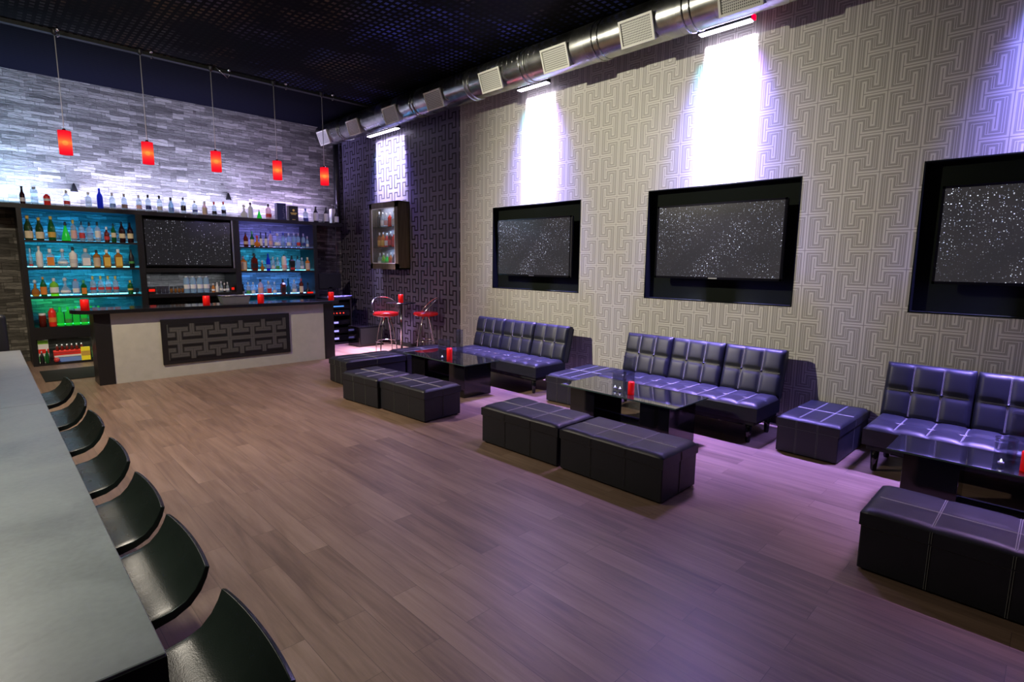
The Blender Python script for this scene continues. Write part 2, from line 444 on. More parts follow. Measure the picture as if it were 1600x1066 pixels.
# LED wall washers hung under the duct
def led_bar(y0, y1, label):
    t = thing('led_bar_light', label, 'light', (6.46, (y0+y1)/2, 4.585), 0, 'led bars hung under the duct')
    h = (y1-y0)/2
    obj('housing', B(-.05, .05, -h, h, .0, .05), M['black'], t, bevel=.006)
    obj('light_strip', B(-.042, .042, -h+.015, h-.015, -.012, 0), M['ledwhite'], t)
    for yy in (-h*.7, h*.7): obj('mounting_bracket', B(-.128, .012, yy-.015, yy+.015, .05, .06), M['black'], t)
    return t
M['ledwhite'] = emis('led_strip_white', (.80,.72,1.0), 14)
LB = [(9.98, 11.17), (5.84, 6.48), (2.78, 3.42), (-.42, .36)]
for (a, b), l in zip(LB, ['violet white led bar under the duct above the dark wallpaper and glass cabinet',
        'violet white led bar under the duct above the left wall recess', 'violet white led bar with red end light above the middle wall recess',
        'violet white led bar above right wall recess, cut off by photo edge']):
    led_bar(a, b, l)
obj('indicator', B(-.045, .045, -.335, -.322, 0, .05), emis('red_dot', (1,0,.02), 3), [o for o in bpy.data.objects if o.name.startswith('led_bar_light')][2])

# ------------------------------------------------------------ sofas
def pillow(name, mat, nu, nv, W, L, T, puff, sub=7, edge=.03, round_=.025):
    """closed cushion block; local x:0..W, y:-L/2..L/2, z:0..T with quilted top"""
    bm = bmesh.new(); NU, NV = nu*sub, nv*sub
    def hgt(i, j):
        fu, fv = (i/sub) % 1, (j/sub) % 1
        a = 1-abs(2*fu-1)**3.0; b = 1-abs(2*fv-1)**3.0
        ex = min(i, NU-i)/NU*W; ey = min(j, NV-j)/NV*L
        r = min(1, ex/edge) if edge else 1; q = min(1, ey/edge) if edge else 1
        rr = (1-(1-r)**2)**.5*(1-(1-q)**2)**.5
        return T-round_*(1-rr)+puff*(max(0, a*b))**.45
    g = [[bm.verts.new((W*i/NU, -L/2+L*j/NV, hgt(i, j))) for j in range(NV+1)] for i in range(NU+1)]
    for i in range(NU):
        for j in range(NV):
            f = bm.faces.new((g[i][j], g[i+1][j], g[i+1][j+1], g[i][j+1])); f.smooth = True
    per = [g[i][0] for i in range(NU+1)]+[g[NU][j] for j in range(1, NV+1)]+[g[i][NV] for i in range(NU-1, -1, -1)]+[g[0][j] for j in range(NV-1, 0, -1)]
    low = [bm.verts.new((v.co.x, v.co.y, 0)) for v in per]
    for k in range(len(per)):
        a, b = k, (k+1) % len(per)
        bm.faces.new((per[a], low[a], low[b], per[b]))
    bm.faces.new(low)
    me = mesh(bm, name); me.materials.append(mat)
    # seams
    bs = bmesh.new()
    def P(fi, fj): 
        i, j = fi*sub, fj*sub
        i0, j0 = min(int(i), NU), min(int(j), NV)
        return Vector((W*i/NU, -L/2+L*j/NV, hgt(i0, j0)))
    off = .0045
    for a in range(1, nu):
        for sg in (-1, 1):
            tube(bs, [(W*a/nu+sg*off, -L/2+L*j/NV, hgt(a*sub, j)+.0015) for j in range(1, NV)], .0022, 4)
    for b in range(1, nv):
        for sg in (-1, 1):
            tube(bs, [(W*i/NU, -L/2+L*b/nv+sg*off, hgt(i, b*sub)+.0015) for i in range(1, NU)], .0022, 4)
    ms = mesh(bs, name+'_stitching'); ms.materials.append(M['thread'])
    return me, ms

def sofa(label, x0, yc, L=2.07, rz=0.0):
    t = thing('sofa', label, 'sofa', (x0, yc, 0), rz, 'tufted black sofas against the wall')
    SD = .64
    # seat
    ms, st = pillow('seat', M['leather'], 2, 9, SD, L, .17, .022)
    s = link('seat', ms, None, t, (0, 0, .245)); link('stitching', st, None, s)
    obj('seat_base', B(.03, SD+.02, -L/2+.03, L/2-.03, .195, .247), M['black_matte'], t, bevel=.01)
    # back: three cushions leaning back
    bt, tl = .54, R(14)
    mb, sb = pillow('back_cushion', M['leather'], 2, 3, bt, L/3-.012, .10, .022, 9)
    for k in (-1, 0, 1):
        c = link('back_cushion', mb, None, t); link('stitching', sb, None, c)
        # local x -> up, local z -> toward room (-x)
        up = Vector((sin(tl), 0, cos(tl))); nrm = Vector((-cos(tl), 0, sin(tl))); yv = nrm.cross(up)
        m = Matrix((( up.x, yv.x, nrm.x, SD-.03+.075), (up.y, yv.y, nrm.y, k*L/3), (up.z, yv.z, nrm.z, .385), (0,0,0,1)))
        c.matrix_local = m
        bmn = bmesh.new()
        for yy in (-1, 1): lathe(bmn, [(.0,.012), (.012,.009), (.014,0)], 10, (bt/2, yy*(L/3-.012)/6, .10), caps=False)
        obj('tuft_button', bmn, M['leather'], c)
    bm = bmesh.new()
    up = Vector((sin(tl), 0, cos(tl))); nrm = Vector((-cos(tl), 0, sin(tl)))
    obox(bm, Vector((SD+.045, 0, .385))+up*.26-nrm*.028, nrm, (0,1,0), up, .028, L/2-.015, .265)
    obj('back_panel', bm, M['black_matte'], t, bevel=.02)
    bm = bmesh.new(); box(bm, .16, SD-.04, -L/2+.2, L/2-.2, .15, .2); obj('frame_rail', bm, M['black_matte'], t)
    for sx in (.07, SD-.06):
        for sy in (-1, 1):
            bm = bmesh.new(); lathe(bm, [(.020,0), (.026,.02), (.030,.10), (.034,.2)], 14, (sx, sy*(L/2-.10), 0)); obj('leg', bm, M['chrome'] if False else M['black_gloss'], t)
    return t
sofa('three seat tufted black leather sofa farthest from camera, beside the dark wallpaper', 5.50, 6.14)
sofa('three seat tufted black leather sofa under the middle television, between two low ottomans', 5.60, 3.12)
sofa('tufted black leather sofa at right edge, under the rightmost television', 5.66, .125)

# ------------------------------------------------------------ ottomans
def ottoman(label, cx, cy, L, W, H=.385, rz=0.0, group=None):
    """L along local y, W along local x"""
    t = thing('ottoman', label, 'ottoman', (cx, cy, 0), rz, 'black leather storage ottomans')
    obj('base', B(-W/2+.008, W/2-.008, -L/2+.008, L/2-.008, .012, H-.10), M['leather'], t, bevel=.008)
    ml, sl = pillow('lid', M['leather'], 2, 3, W, L, .098, .009, 8, .035, .02)
    l = link('lid', ml, None, t, (-W/2, 0, H-.108)); link('stitching', sl, None, l)
    bm = bmesh.new(); zc = H-.105; e = .0015
    for sx in (-1, 1):
        for k in (-1, 1):
            for o_ in (-.005, .005):
                yy = k*L/6+o_
                tube(bm, [(sx*(W/2-.008+e), yy, .015), (sx*(W/2-.008+e), yy, zc)], .0018, 4)
                tube(bm, [(sx*(W/2+e), yy, zc+.004), (sx*(W/2+e), yy, H-.03)], .0018, 4)
        tube(bm, [(sx*(W/2-.006+e), -L/2+.01, zc-.006), (sx*(W/2-.006+e), L/2-.01, zc-.006)], .002, 4)
    for sy in (-1, 1):
        for o_ in (-.005, .005):
            tube(bm, [(o_, sy*(L/2-.008+e), .015), (o_, sy*(L/2-.008+e), zc)], .0018, 4)
            tube(bm, [(o_, sy*(L/2+e), zc+.004), (o_, sy*(L/2+e), H-.03)], .0018, 4)
        tube(bm, [(-W/2+.01, sy*(L/2-.006+e), zc-.006), (W/2-.01, sy*(L/2-.006+e), zc-.006)], .002, 4)
    obj('side_stitching', bm, M['thread_side'], t)
    bm = bmesh.new()
    for sx in (-1, 1):
        for sy in (-1, 1): lathe(bm, [(.022,0), (.022,.013)], 8, (sx*(W/2-.05), sy*(L/2-.05), 0))
    obj('glide_feet', bm, M['black'], t)
    return t
ottoman('black ottoman in front of middle glass table, nearer the bar of its pair', 3.895, 3.60, 1.02, .565, .40, R(1.5))
ottoman('black ottoman in front of middle glass table, nearer the camera, throwing a purple shadow', 3.905, 2.535, 1.045, .565, .40)
ottoman('black ottoman in front of far glass table, nearer the camera of its pair', 3.80, 5.49, .90, .57, .39, R(3))
ottoman('black ottoman in front of far glass table, nearer the bar of its pair', 3.70, 6.34, .78, .57, .39, R(6))
ottoman('large dark ottoman at lower right corner in front of the right glass table', 4.01, .205, 1.05, .58, .40)
ottoman('black ottoman set endways between far sofa and middle sofa', 5.93, 4.56, .56, 1.08, .38, R(4))
ottoman('black ottoman set endways between middle sofa and right sofa', 6.115, 1.60, .57, 1.02, .38, R(-1))
ottoman('black ottoman crossing the far end of the seating, at left near the bar', 4.29, 7.60, .56, 1.04, .39)
ottoman('black ottoman crossing the far end of the seating, beside far sofa', 5.34, 7.62, .56, 1.0, .39)

# ------------------------------------------------------------ low glass tables
def low_table(label, x0, x1, y0, y1, H=.48):
    t = thing('coffee_table', label, 'table', ((x0+x1)/2, (y0+y1)/2, 0), 0, 'low black glass tables')
    hx, hy = (x1-x0)/2, (y1-y0)/2
    top = obj('table_top', B(-hx, hx, -hy, hy, H-.014, H), M['tglass'], t, bevel=.002, seg=1)
    bm = bmesh.new(); e = .0012
    box(bm, -hx-e, hx+e, -hy-e, -hy+.001, H-.013, H-.001); box(bm, -hx-e, -hx+.001, -hy-e, hy+e, H-.013, H-.001); box(bm, hx-.001, hx+e, -hy, hy, H-.013, H-.001)
    obj('glass_edge', bm, M['tedge'], top)
    for sy in (-1, 1):
        yc = sy*(hy-.27)
        obj('pedestal', B(-hx+.07, hx-.07, yc-.17, yc+.17, .0, H-.014), M['black_gloss'], t, bevel=.004)
    obj('lower_shelf', B(-hx+.07, hx-.07, -hy+.44, hy-.44, .085, .10), M['tglass'], t)
    return t
low_table('low black glass table farthest from camera, between far ottomans and far sofa', 4.56, 5.19, 5.53, 7.0)
low_table('low black glass table in the middle, reflecting the patterned wallpaper', 4.68, 5.36, 2.50, 3.96)
low_table('low black glass table at right edge behind the large dark ottoman', 4.86, 5.37, -.62, .83)

# ------------------------------------------------------------ candles & glasses
def candle(label, x, y, z, r=.034, h=.135, glass=True):
    t = thing('pillar_candle', label, 'candle', (x, y, z), 0, 'red pillar candles')
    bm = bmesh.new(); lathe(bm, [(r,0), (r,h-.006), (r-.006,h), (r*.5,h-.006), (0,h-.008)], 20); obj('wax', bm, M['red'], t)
    bm = bmesh.new(); tube(bm, [(0,0,h-.009), (.002,0,h+.010)], .0018, 5); obj('wick', bm, M['black'], t)
    return t
def cyl_glass(label, x, y, z, r, h, name='glass_vase', cat='vase', group='clear glass vases'):
    t = thing(name, label, cat, (x, y, z), 0, group)
    bm = bmesh.new(); lathe(bm, [(0,.012), (r*.93,.012), (r*.95,.03), (r-.004,h-.002), (r,h), (r*1.0,h*.5), (r*.98,.0), (0,0)], 28, caps=False)
    obj('glass_body', bm, M['clear'], t)
    bm = bmesh.new(); tube(bm, [(r*cos(a*pi/14), r*sin(a*pi/14), h) for a in range(28)], .0022, 6, True); obj('rim', bm, M['perspex'], t)
    return t
candle('red pillar candle on the middle low glass table', 4.87, 3.13, .48)
cyl_glass('short wide clear glass beside red candle on middle glass table', 4.925, 3.32, .48, .075, .20)
cyl_glass('tall clear glass vase behind red candle on middle glass table', 5.08, 3.30, .48, .065, .36)
candle('red pillar candle on the far low glass table', 4.68, 6.02, .48, .04, .17)
cyl_glass('tall slim clear glass vase right of the candle on far glass table', 4.93, 6.10, .48, .05, .40)
cyl_glass('short wide clear glass around candle side on far glass table', 4.72, 6.20, .48, .085, .26)
candle('red pillar candle at right photo edge on the right glass table', 5.0, .055, .48, .032, .14)
cyl_glass('clear glass vase beside candle on right glass table, lower of two', 5.02, .17, .48, .062, .20)
cyl_glass('clear glass vase beside candle on right glass table, taller one behind', 5.17, .11, .48, .06, .36)
def tealight(label, x, y, z):
    t = thing('tealight', label, 'candle', (x, y, z), 0, 'small white tealights')
    bm = bmesh.new(); lathe(bm, [(.016,0), (.018,.016), (0,.014)], 14); obj('cup', bm, M['white'], t)
    bm = bmesh.new(); lathe(bm, [(.006,.014), (.008,.022), (.004,.034), (0,.040)], 10); obj('flame', bm, emis('tealight_glow', (.9,.85,1), 2.5) if 'tg' not in M else M['tg'], t)
M['tg'] = emis('tealight_glow', (.9,.88,1), 2.5)
for l, x, y in (('white tealight in short glass on middle table, left one', 4.915, 3.365), ('white tealight in short glass on middle table, next to the candle', 4.90, 3.29),
                ('white tealight left of the red candle on far glass table', 4.665, 6.17), ('white tealight right of the red candle on far glass table', 4.78, 6.14),
                ('white tealight in the lower glass vase on right table', 5.015, .185)):
    tealight(l, x, y, .492)

# ------------------------------------------------------------ main bar
bar = thing('bar_counter', 'long black topped bar counter with grey front and carved black panel', 'bar counter', (2.95, 9.95, 0))
def bb(*a): 
    x0,x1,y0,y1,z0,z1 = a; return B(x0-2.95, x1-2.95, y0-9.95, y1-9.95, z0, z1)
obj('front_panel', bb(1.33, 4.60, 9.76, 9.80, 0, 1.06), M['barpanel'], bar)
obj('end_leg', bb(1.135, 1.33, 9.75, 10.2, 0, 1.06), M['black'], bar, bevel=.003)
obj('end_leg', bb(4.60, 4.80, 9.75, 10.2, 0, 1.06), M['black'], bar, bevel=.003)
obj('back_shelf', bb(1.33, 4.60, 9.80, 10.2, .9, .93), M['black'], bar)
# top with rounded left end
bm = bmesh.new(); pts = []
yc, hw = 9.95, .31
for k in range(13):
    a = pi/2+pi*k/12; pts.append((1.20+hw*cos(a), yc+hw*sin(a)))
pts += [(4.86, yc-hw), (4.86, yc+hw)]
lo = [bm.verts.new((x-2.95, y-9.95, 1.06)) for x, y in pts]; hi = [bm.verts.new((x-2.95, y-9.95, 1.115)) for x, y in pts]
bm.faces.new(lo[::-1]); bm.faces.new(hi)
for i in range(len(pts)): bm.faces.new((lo[i], lo[(i+1) % len(pts)], hi[(i+1) % len(pts)], hi[i]))
obj('bar_top', bm, M['bartop'], bar, bevel=.006)
fp = obj('carved_panel', bb(1.95, 3.94, 9.735, 9.76, .21, .92), M['black'], bar, bevel=.004)
bm = bmesh.new(); box(bm, 2.03, 3.87, 9.728, 9.736, .275, .84); o = obj('key_pattern_inset', bm, M['barfret'], fp); o.location = (-2.95, -9.95, 0)
for l, x in (('red pillar candle on the bar top, leftmost by the rounded end', 1.06), ('red pillar candle at the middle of the bar top', 2.64),
             ('red pillar candle on the bar top right of the metal bin', 3.50), ('red pillar candle on the right end of the bar top', 4.80)):
    candle(l, x, 9.84, 1.115, .052, .15)
t = thing('ice_bin', 'grey metal ice bin standing on the bar top between two candles', 'bin', (3.12, 10.0, 1.115))
bm = bmesh.new(); 
a = [(-.20,-.09),(.20,-.09),(.20,.09),(-.20,.09)]; b_ = [(-.235,-.11),(.235,-.11),(.235,.11),(-.235,.11)]
v0 = [bm.verts.new((x, y, 0)) for x, y in a]; v1 = [bm.verts.new((x, y, .13)) for x, y in b_]
bm.faces.new(v0[::-1])
for i in range(4): bm.faces.new((v0[i], v0[(i+1)%4], v1[(i+1)%4], v1[i]))
v2 = [bm.verts.new((x*.94, y*.9, .13)) for x, y in b_]; v3 = [bm.verts.new((x*.94, y*.9, .02)) for x, y in a]
for i in range(4): bm.faces.new((v1[i], v1[(i+1)%4], v2[(i+1)%4], v2[i])); bm.faces.new((v2[i], v2[(i+1)%4], v3[(i+1)%4], v3[i]))
bm.faces.new(v3)
obj('bin_body', bm, plain('grey_metal', (.30,.30,.31), .35, .6), t)
bm = bmesh.new(); tube(bm, [(-.24,-.115,.13),(.24,-.115,.13),(.24,.115,.13),(-.24,.115,.13)], .007, 6, True); obj('rim', bm, M['steel'], t)
tag(obj('floor_mat', B(.58, 4.6, 10.55, 11.6, .001, .012), M['black_matte']), 'black rubber floor mat behind the bar', 'mat')

# ------------------------------------------------------------ back bar shelving
YS = 12.2
def unit(label, x, y, z=0, name='shelving_unit', cat='shelving'):
    o = thing(name, label, cat, (x, y, z)); o['_o'] = 0; del o['_o']; return o
ULEFT = unit('left black back-bar shelving unit with cyan and green lit shelves', 1.41, 12.57)
UMID = unit('middle black back-bar unit framing the television above a row of glasses', 3.07, 12.57)
URIGHT = unit('right black back-bar shelving unit with blue and violet lit shelves', 4.82, 12.57)
UTOP = unit('long black top shelf spanning all back-bar units under the glowing stone wall', 3.17, 12.57, 2.66, 'wall_shelf', 'shelf')
UWORK = unit('low black back counter standing under the middle and right shelving units', 3.8, 12.0, 0, 'back_counter', 'counter')
def part(n, *a, m='black', bev=0, p=None):
    L = p.location; x0, x1, y0, y1, z0, z1 = a
    return obj(n, B(x0-L.x, x1-L.x, y0-L.y, y1-L.y, z0-L.z, z1-L.z), M[m], p, bevel=bev)
part('board', .05, 6.30, YS, YB-.01, 2.662, 2.735, p=UTOP)
YK = YB-.01
def back_unit(u, xa, xa2, xb, xb2, zlo):
    part('side_panel', xa, xa2, YS, YK, zlo, 2.66, p=u); part('side_panel', xb, xb2, YS, YK, zlo, 2.66, p=u)
back_unit(ULEFT, .545, .61, 2.18, 2.270, 0)
back_unit(UMID, 2.272, 2.285, 3.868, 3.878, .905)
back_unit(URIGHT, 3.88, 3.98, 5.57, 5.66, .905)
for z in (2.15, 1.69, 1.19): part('shelf', .61, 2.18, YS+.01, YK, z-.035, z, p=ULEFT)
part('shelf', .61, 2.18, YS+.01, YK, .46, .665, p=ULEFT)
part('bottom_shelf', .61, 2.18, YS+.01, YK, .0, .035, p=ULEFT)
for z in (2.14, 1.63, 1.10): part('shelf', 3.98, 5.57, YS+.01, YK, z-.035, z, p=URIGHT)
part('shelf', 2.285, 3.868, YS+.01, YK, 1.60, 1.68, p=UMID)
part('shelf', 2.285, 3.868, YS-.1, YK, 1.12, 1.19, p=UMID)
part('steel_strip', 3.83, 3.86, YS+.0, YS+.04, 1.68, 2.655, m='steel', p=UMID)
part('work_surface', 2.275, 5.38, YS-.35, YK, .86, .90, p=UWORK)
part('cabinet_front', 2.275, 5.38, YS-.30, YS-.28, .05, .86, p=UWORK)
part('end_panel', 2.275, 2.30, YS-.28, YK, .0, .86, p=UWORK); part('end_panel', 5.355, 5.38, YS-.28, YK, .0, .86, p=UWORK)
t = thing('television', 'flat screen television with faint stars set into the back-bar shelving', 'television', (3.055, YS+.02, 2.16))
obj('housing', B(-.76, .76, .0, .08, -.45, .45), M['black_gloss'], t, bevel=.006)
def mat_stars_bar():
    m = M['stars_dim'].copy(); return m
t2 = obj('screen', B(-.74, .74, -.004, .0, -.42, .425), None, t)
# (screen uses x,z so build its own starfield)
def mat_stars_xz():
    t = NT('faint_starfield_bar_screen'); o = t.obj(); x, y, z = t.sep(o)
    v = t.n('ShaderNodeTexVoronoi', voronoi_dimensions='2D'); t.put(v.inputs['Vector'], t.comb(x, z, 0.0)); v.inputs['Scale'].default_value = 26
    rnd = t.sep(v.outputs['Color'])
    spot = t.math('SUBTRACT', 1.0, t.math('DIVIDE', v.outputs['Distance'], t.math('MULTIPLY', rnd[1], .34)), clamp=True)
    s = t.math('MULTIPLY', t.math('MULTIPLY', spot, t.math('GREATER_THAN', rnd[0], .5)), rnd[2])
    c = t.mix(s, (.010,.010,.012), (.6,.6,.7))
    return t.shade(t.bsdf((.012,.012,.014), .14, spec=.5, emit=c, estr=1.0))
t2.data.materials.append(mat_stars_xz())

# LED strips on shelves
def strip(p, x0, x1, y, z, col, st, h=.012, w=.02):
    key = 'strip%s%s' % (col, st)
    if key not in M: M[key] = emis('led_strip', col, st)
    part('led_strip', x0, x1, y, y+w, z, z+h, m=key, p=p)
strip(UTOP, .1, 6.2, 12.62, 2.735, (.62,.66,1.0), 10)
for z, c in ((2.15,(.10,.55,.9)), (1.69,(.15,.75,1.0)), (1.19,(.15,.8,1.0))): strip(ULEFT, .63, 2.16, 12.62, z, c, 7)
for z, c in ((2.14,(.35,.4,1.0)), (1.63,(.15,.7,1.0)), (1.10,(.2,.5,1.0))): strip(URIGHT, 4.0, 5.55, 12.62, z, c, 8)
strip(UWORK, 4.0, 5.35, 12.3, .90, (.05,.45,.9), 3, .02)
strip(ULEFT, .9, 2.1, 12.62, .665, (.05,1.0,.35), 3)

# ------------------------------------------------------------ bottles
BM = {}
def bmat(key, c, kind='glass', **kw):
    if key not in BM: BM[key] = glassy('bottle_'+key, c, **kw) if kind == 'glass' else plain('bottle_'+key, c, .35, **kw)
    return BM[key]
bmat('clear', (.80,.90,.97), trans=.72, glow=.05); bmat('pink', (.98,.78,.86), trans=.6, glow=.06); bmat('blueclear', (.55,.78,1.0), trans=.6, glow=.07)  # glow stands in for shelf light shining through the glass
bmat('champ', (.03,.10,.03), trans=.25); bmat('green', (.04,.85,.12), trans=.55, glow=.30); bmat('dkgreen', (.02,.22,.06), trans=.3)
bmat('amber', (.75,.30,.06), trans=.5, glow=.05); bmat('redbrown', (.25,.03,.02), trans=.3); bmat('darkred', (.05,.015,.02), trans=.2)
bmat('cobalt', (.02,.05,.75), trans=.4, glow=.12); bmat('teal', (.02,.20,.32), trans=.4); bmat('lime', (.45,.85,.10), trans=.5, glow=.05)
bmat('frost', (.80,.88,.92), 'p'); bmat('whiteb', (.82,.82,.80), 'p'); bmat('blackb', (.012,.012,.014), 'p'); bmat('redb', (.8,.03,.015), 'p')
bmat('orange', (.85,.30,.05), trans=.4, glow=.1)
for k, c in dict(cream=(.75,.66,.45), gold=(.65,.42,.08), whitel=(.8,.82,.85), redl=(.6,.05,.05), orangel=(.75,.25,.04), yellowl=(.75,.52,.10), navyl=(.03,.05,.25), blackl=(.015,.015,.02), silver=(.6,.6,.62), beige=(.62,.50,.36), greenl=(.08,.35,.1), pinkl=(.75,.45,.45), bluel=(.2,.35,.8)).items():
    bmat(k, c, 'p')
def profile(kind, r, h):
    if kind == 'wine': return [(0,0),(r*.9,0),(r,.01*h),(r,.58*h),(r*.85,.66*h),(r*.42,.78*h),(r*.34,.84*h),(r*.34,.97*h),(0,.97*h)], .97, .34
    if kind == 'champ': return [(0,0),(r*.9,0),(r,.02*h),(r,.48*h),(r*.86,.58*h),(r*.45,.75*h),(r*.36,.84*h),(r*.38,.97*h),(0,.97*h)], .97, .38
    if kind == 'round': return [(0,0),(r*.92,0),(r,.02*h),(r,.60*h),(r*.92,.68*h),(r*.40,.76*h),(r*.34,.80*h),(r*.34,.92*h),(0,.92*h)], .92, .36
    if kind == 'cone': return [(0,0),(r*.95,0),(r,.04*h),(r*.95,.16*h),(r*.35,.66*h),(r*.24,.74*h),(r*.24,.9*h),(0,.9*h)], .9, .28
    if kind == 'globe': return [(0,0),(r*.6,0),(r*.95,.10*h),(r,.24*h),(r*.85,.40*h),(r*.35,.52*h),(r*.28,.58*h),(r*.28,.80*h),(0,.8*h)], .8, .42
    if kind == 'slim': return [(0,0),(r*.9,0),(r,.02*h),(r,.55*h),(r*.45,.70*h),(r*.38,.9*h),(0,.9*h)], .9, .42
    if kind == 'bullet': return [(0,0),(r*.95,0),(r,.03*h),(r,.74*h),(r*.9,.84*h),(r*.5,.93*h),(r*.4,.96*h),(0,.96*h)], .95, .45
    if kind == 'belly': return [(0,0),(r*.6,0),(r*.8,.06*h),(r,.26*h),(r*.8,.46*h),(r*.4,.62*h),(r*.3,.9*h),(0,.9*h)], .9, .34
    return [(0,0),(r*.9,0),(r,.02*h),(r,.64*h),(r*.55,.72*h),(r*.32,.76*h),(r*.32,.9*h),(0,.9*h)], .9, .38   # square
CACHE = {}
def bottle_meshes(kind, r, h, lab):
    key = (kind, r, h, lab)
    if key in CACHE: return CACHE[key]
    pf, ctop, cr = profile(kind, r, h)
    sq = kind == 'square'
    bm = bmesh.new()
    if sq:
        lathe(bm, [(a*1.25, z) for a, z in pf], 4, caps=False)
        bmesh.ops.rotate(bm, verts=bm.verts, cent=(0,0,0), matrix=Matrix.Rotation(R(45), 3, 'Z'))
        for v in bm.verts:
            v.co.y *= .72
            v.co.x *= 1.0
        for f in bm.faces: f.smooth = False
    else: lathe(bm, pf, 14, caps=False)
    body = mesh(bm, 'glass_body')
    bm = bmesh.new()
    if kind == 'globe': lathe(bm, [(0,ctop*h-.0), (r*.34,ctop*h+.01), (r*.46,ctop*h+.035), (r*.34,ctop*h+.062), (0,ctop*h+.072)], 12, caps=False)
    else: lathe(bm, [(r*cr,(ctop-.10)*h), (r*cr*1.06,(ctop-.09)*h), (r*cr*1.06,h), (0,h)], 12, caps=False)
    cap = mesh(bm, 'cap')
    lb = None
    if lab:
        z0, z1 = lab
        bm = bmesh.new()
        if sq: box(bm, -r*.74, r*.74, -r*.72*.885-.003, -r*.72*.885+.0005, z0*h, z1*h)
        else:
            def rad(z):
                for (a, za), (b, zb) in zip(pf[1:], pf[2:]):
                    if za <= z <= zb: return a+(b-a)*(z-za)/max(1e-6, zb-za)
                return r
            lathe(bm, [(rad((z0+(z1-z0)*k/4)*h)+.0025, (z0+(z1-z0)*k/4)*h) for k in range(5)], 12, arc=(R(-170), R(-10)), caps=False)
        lb = mesh(bm, 'paper_label')
    CACHE[key] = (body, cap, lb); return CACHE[key]
WORDS = dict(clear='clear glass', pink='pale pink glass', blueclear='pale blue glass', champ='dark green champagne', green='bright green', dkgreen='dark green',
    amber='amber', redbrown='red brown', darkred='dark wine', cobalt='cobalt blue', teal='dark teal', lime='lime', frost='frosted white', whiteb='white', blackb='black',
    redb='red', orange='orange')
LW = dict(cream='cream', gold='gold', whitel='white', redl='red', orangel='orange', yellowl='yellow', navyl='navy', blackl='black', silver='silver', beige='beige', greenl='green', pinkl='pink', bluel='blue')
ORD = ['leftmost', 'second from left', 'third from left', 'fourth from left', 'fifth from left', 'sixth from left', 'seventh from left', 'eighth from left', 'ninth from left', 'tenth from left',
       'eleventh from left', 'twelfth from left', 'thirteenth from left', 'fourteenth from left', 'fifteenth from left', 'sixteenth from left', 'seventeenth from left', 'eighteenth from left', 'nineteenth from left', 'twentieth from left']
def bottle(x, y, z, kind, r, h, mat, cap, lab, labr, where, idx, group, rz=0.0, small=False):
    lt = ('with %s label' % LW[lab]) if lab else 'without label'
    t = thing('bottle', '%s bottle %s, %s, %s' % (WORDS[mat], lt, ORD[idx], where), 'bottle', (x, y, z), rz, group)
    r = round(r, 3); h = round(h, 3)
    body, cp, lb = bottle_meshes(kind, r, h, labr if lab else None)
    for n, me, mt in (('glass_body', body, BM[mat]), ('cap', cp, BM[cap]), ('paper_label', lb, BM[lab] if lab else None)):
        if me is None: continue
        o = bpy.data.objects.new(n, me)
        if not me.materials: me.materials.append(mt)
        o.material_slots[0].link = 'OBJECT'; o.material_slots[0].material = mt
        COL.objects.link(o); o.parent = t
    return t
L0 = (.10,.46); LT = (.08,.56); LS = (.14,.36)
YBT = 12.33
def XL1(zx, z=2.15):      # measured position -> metres along the left unit, per row
    a, p0, k = {2.15: (.627, 40, .00885), 1.69: (.641, 47, .00895), 1.19: (.639, 52, .00906)}[z]
    return (a+(zx/5.33-p0)*k)*1.0107
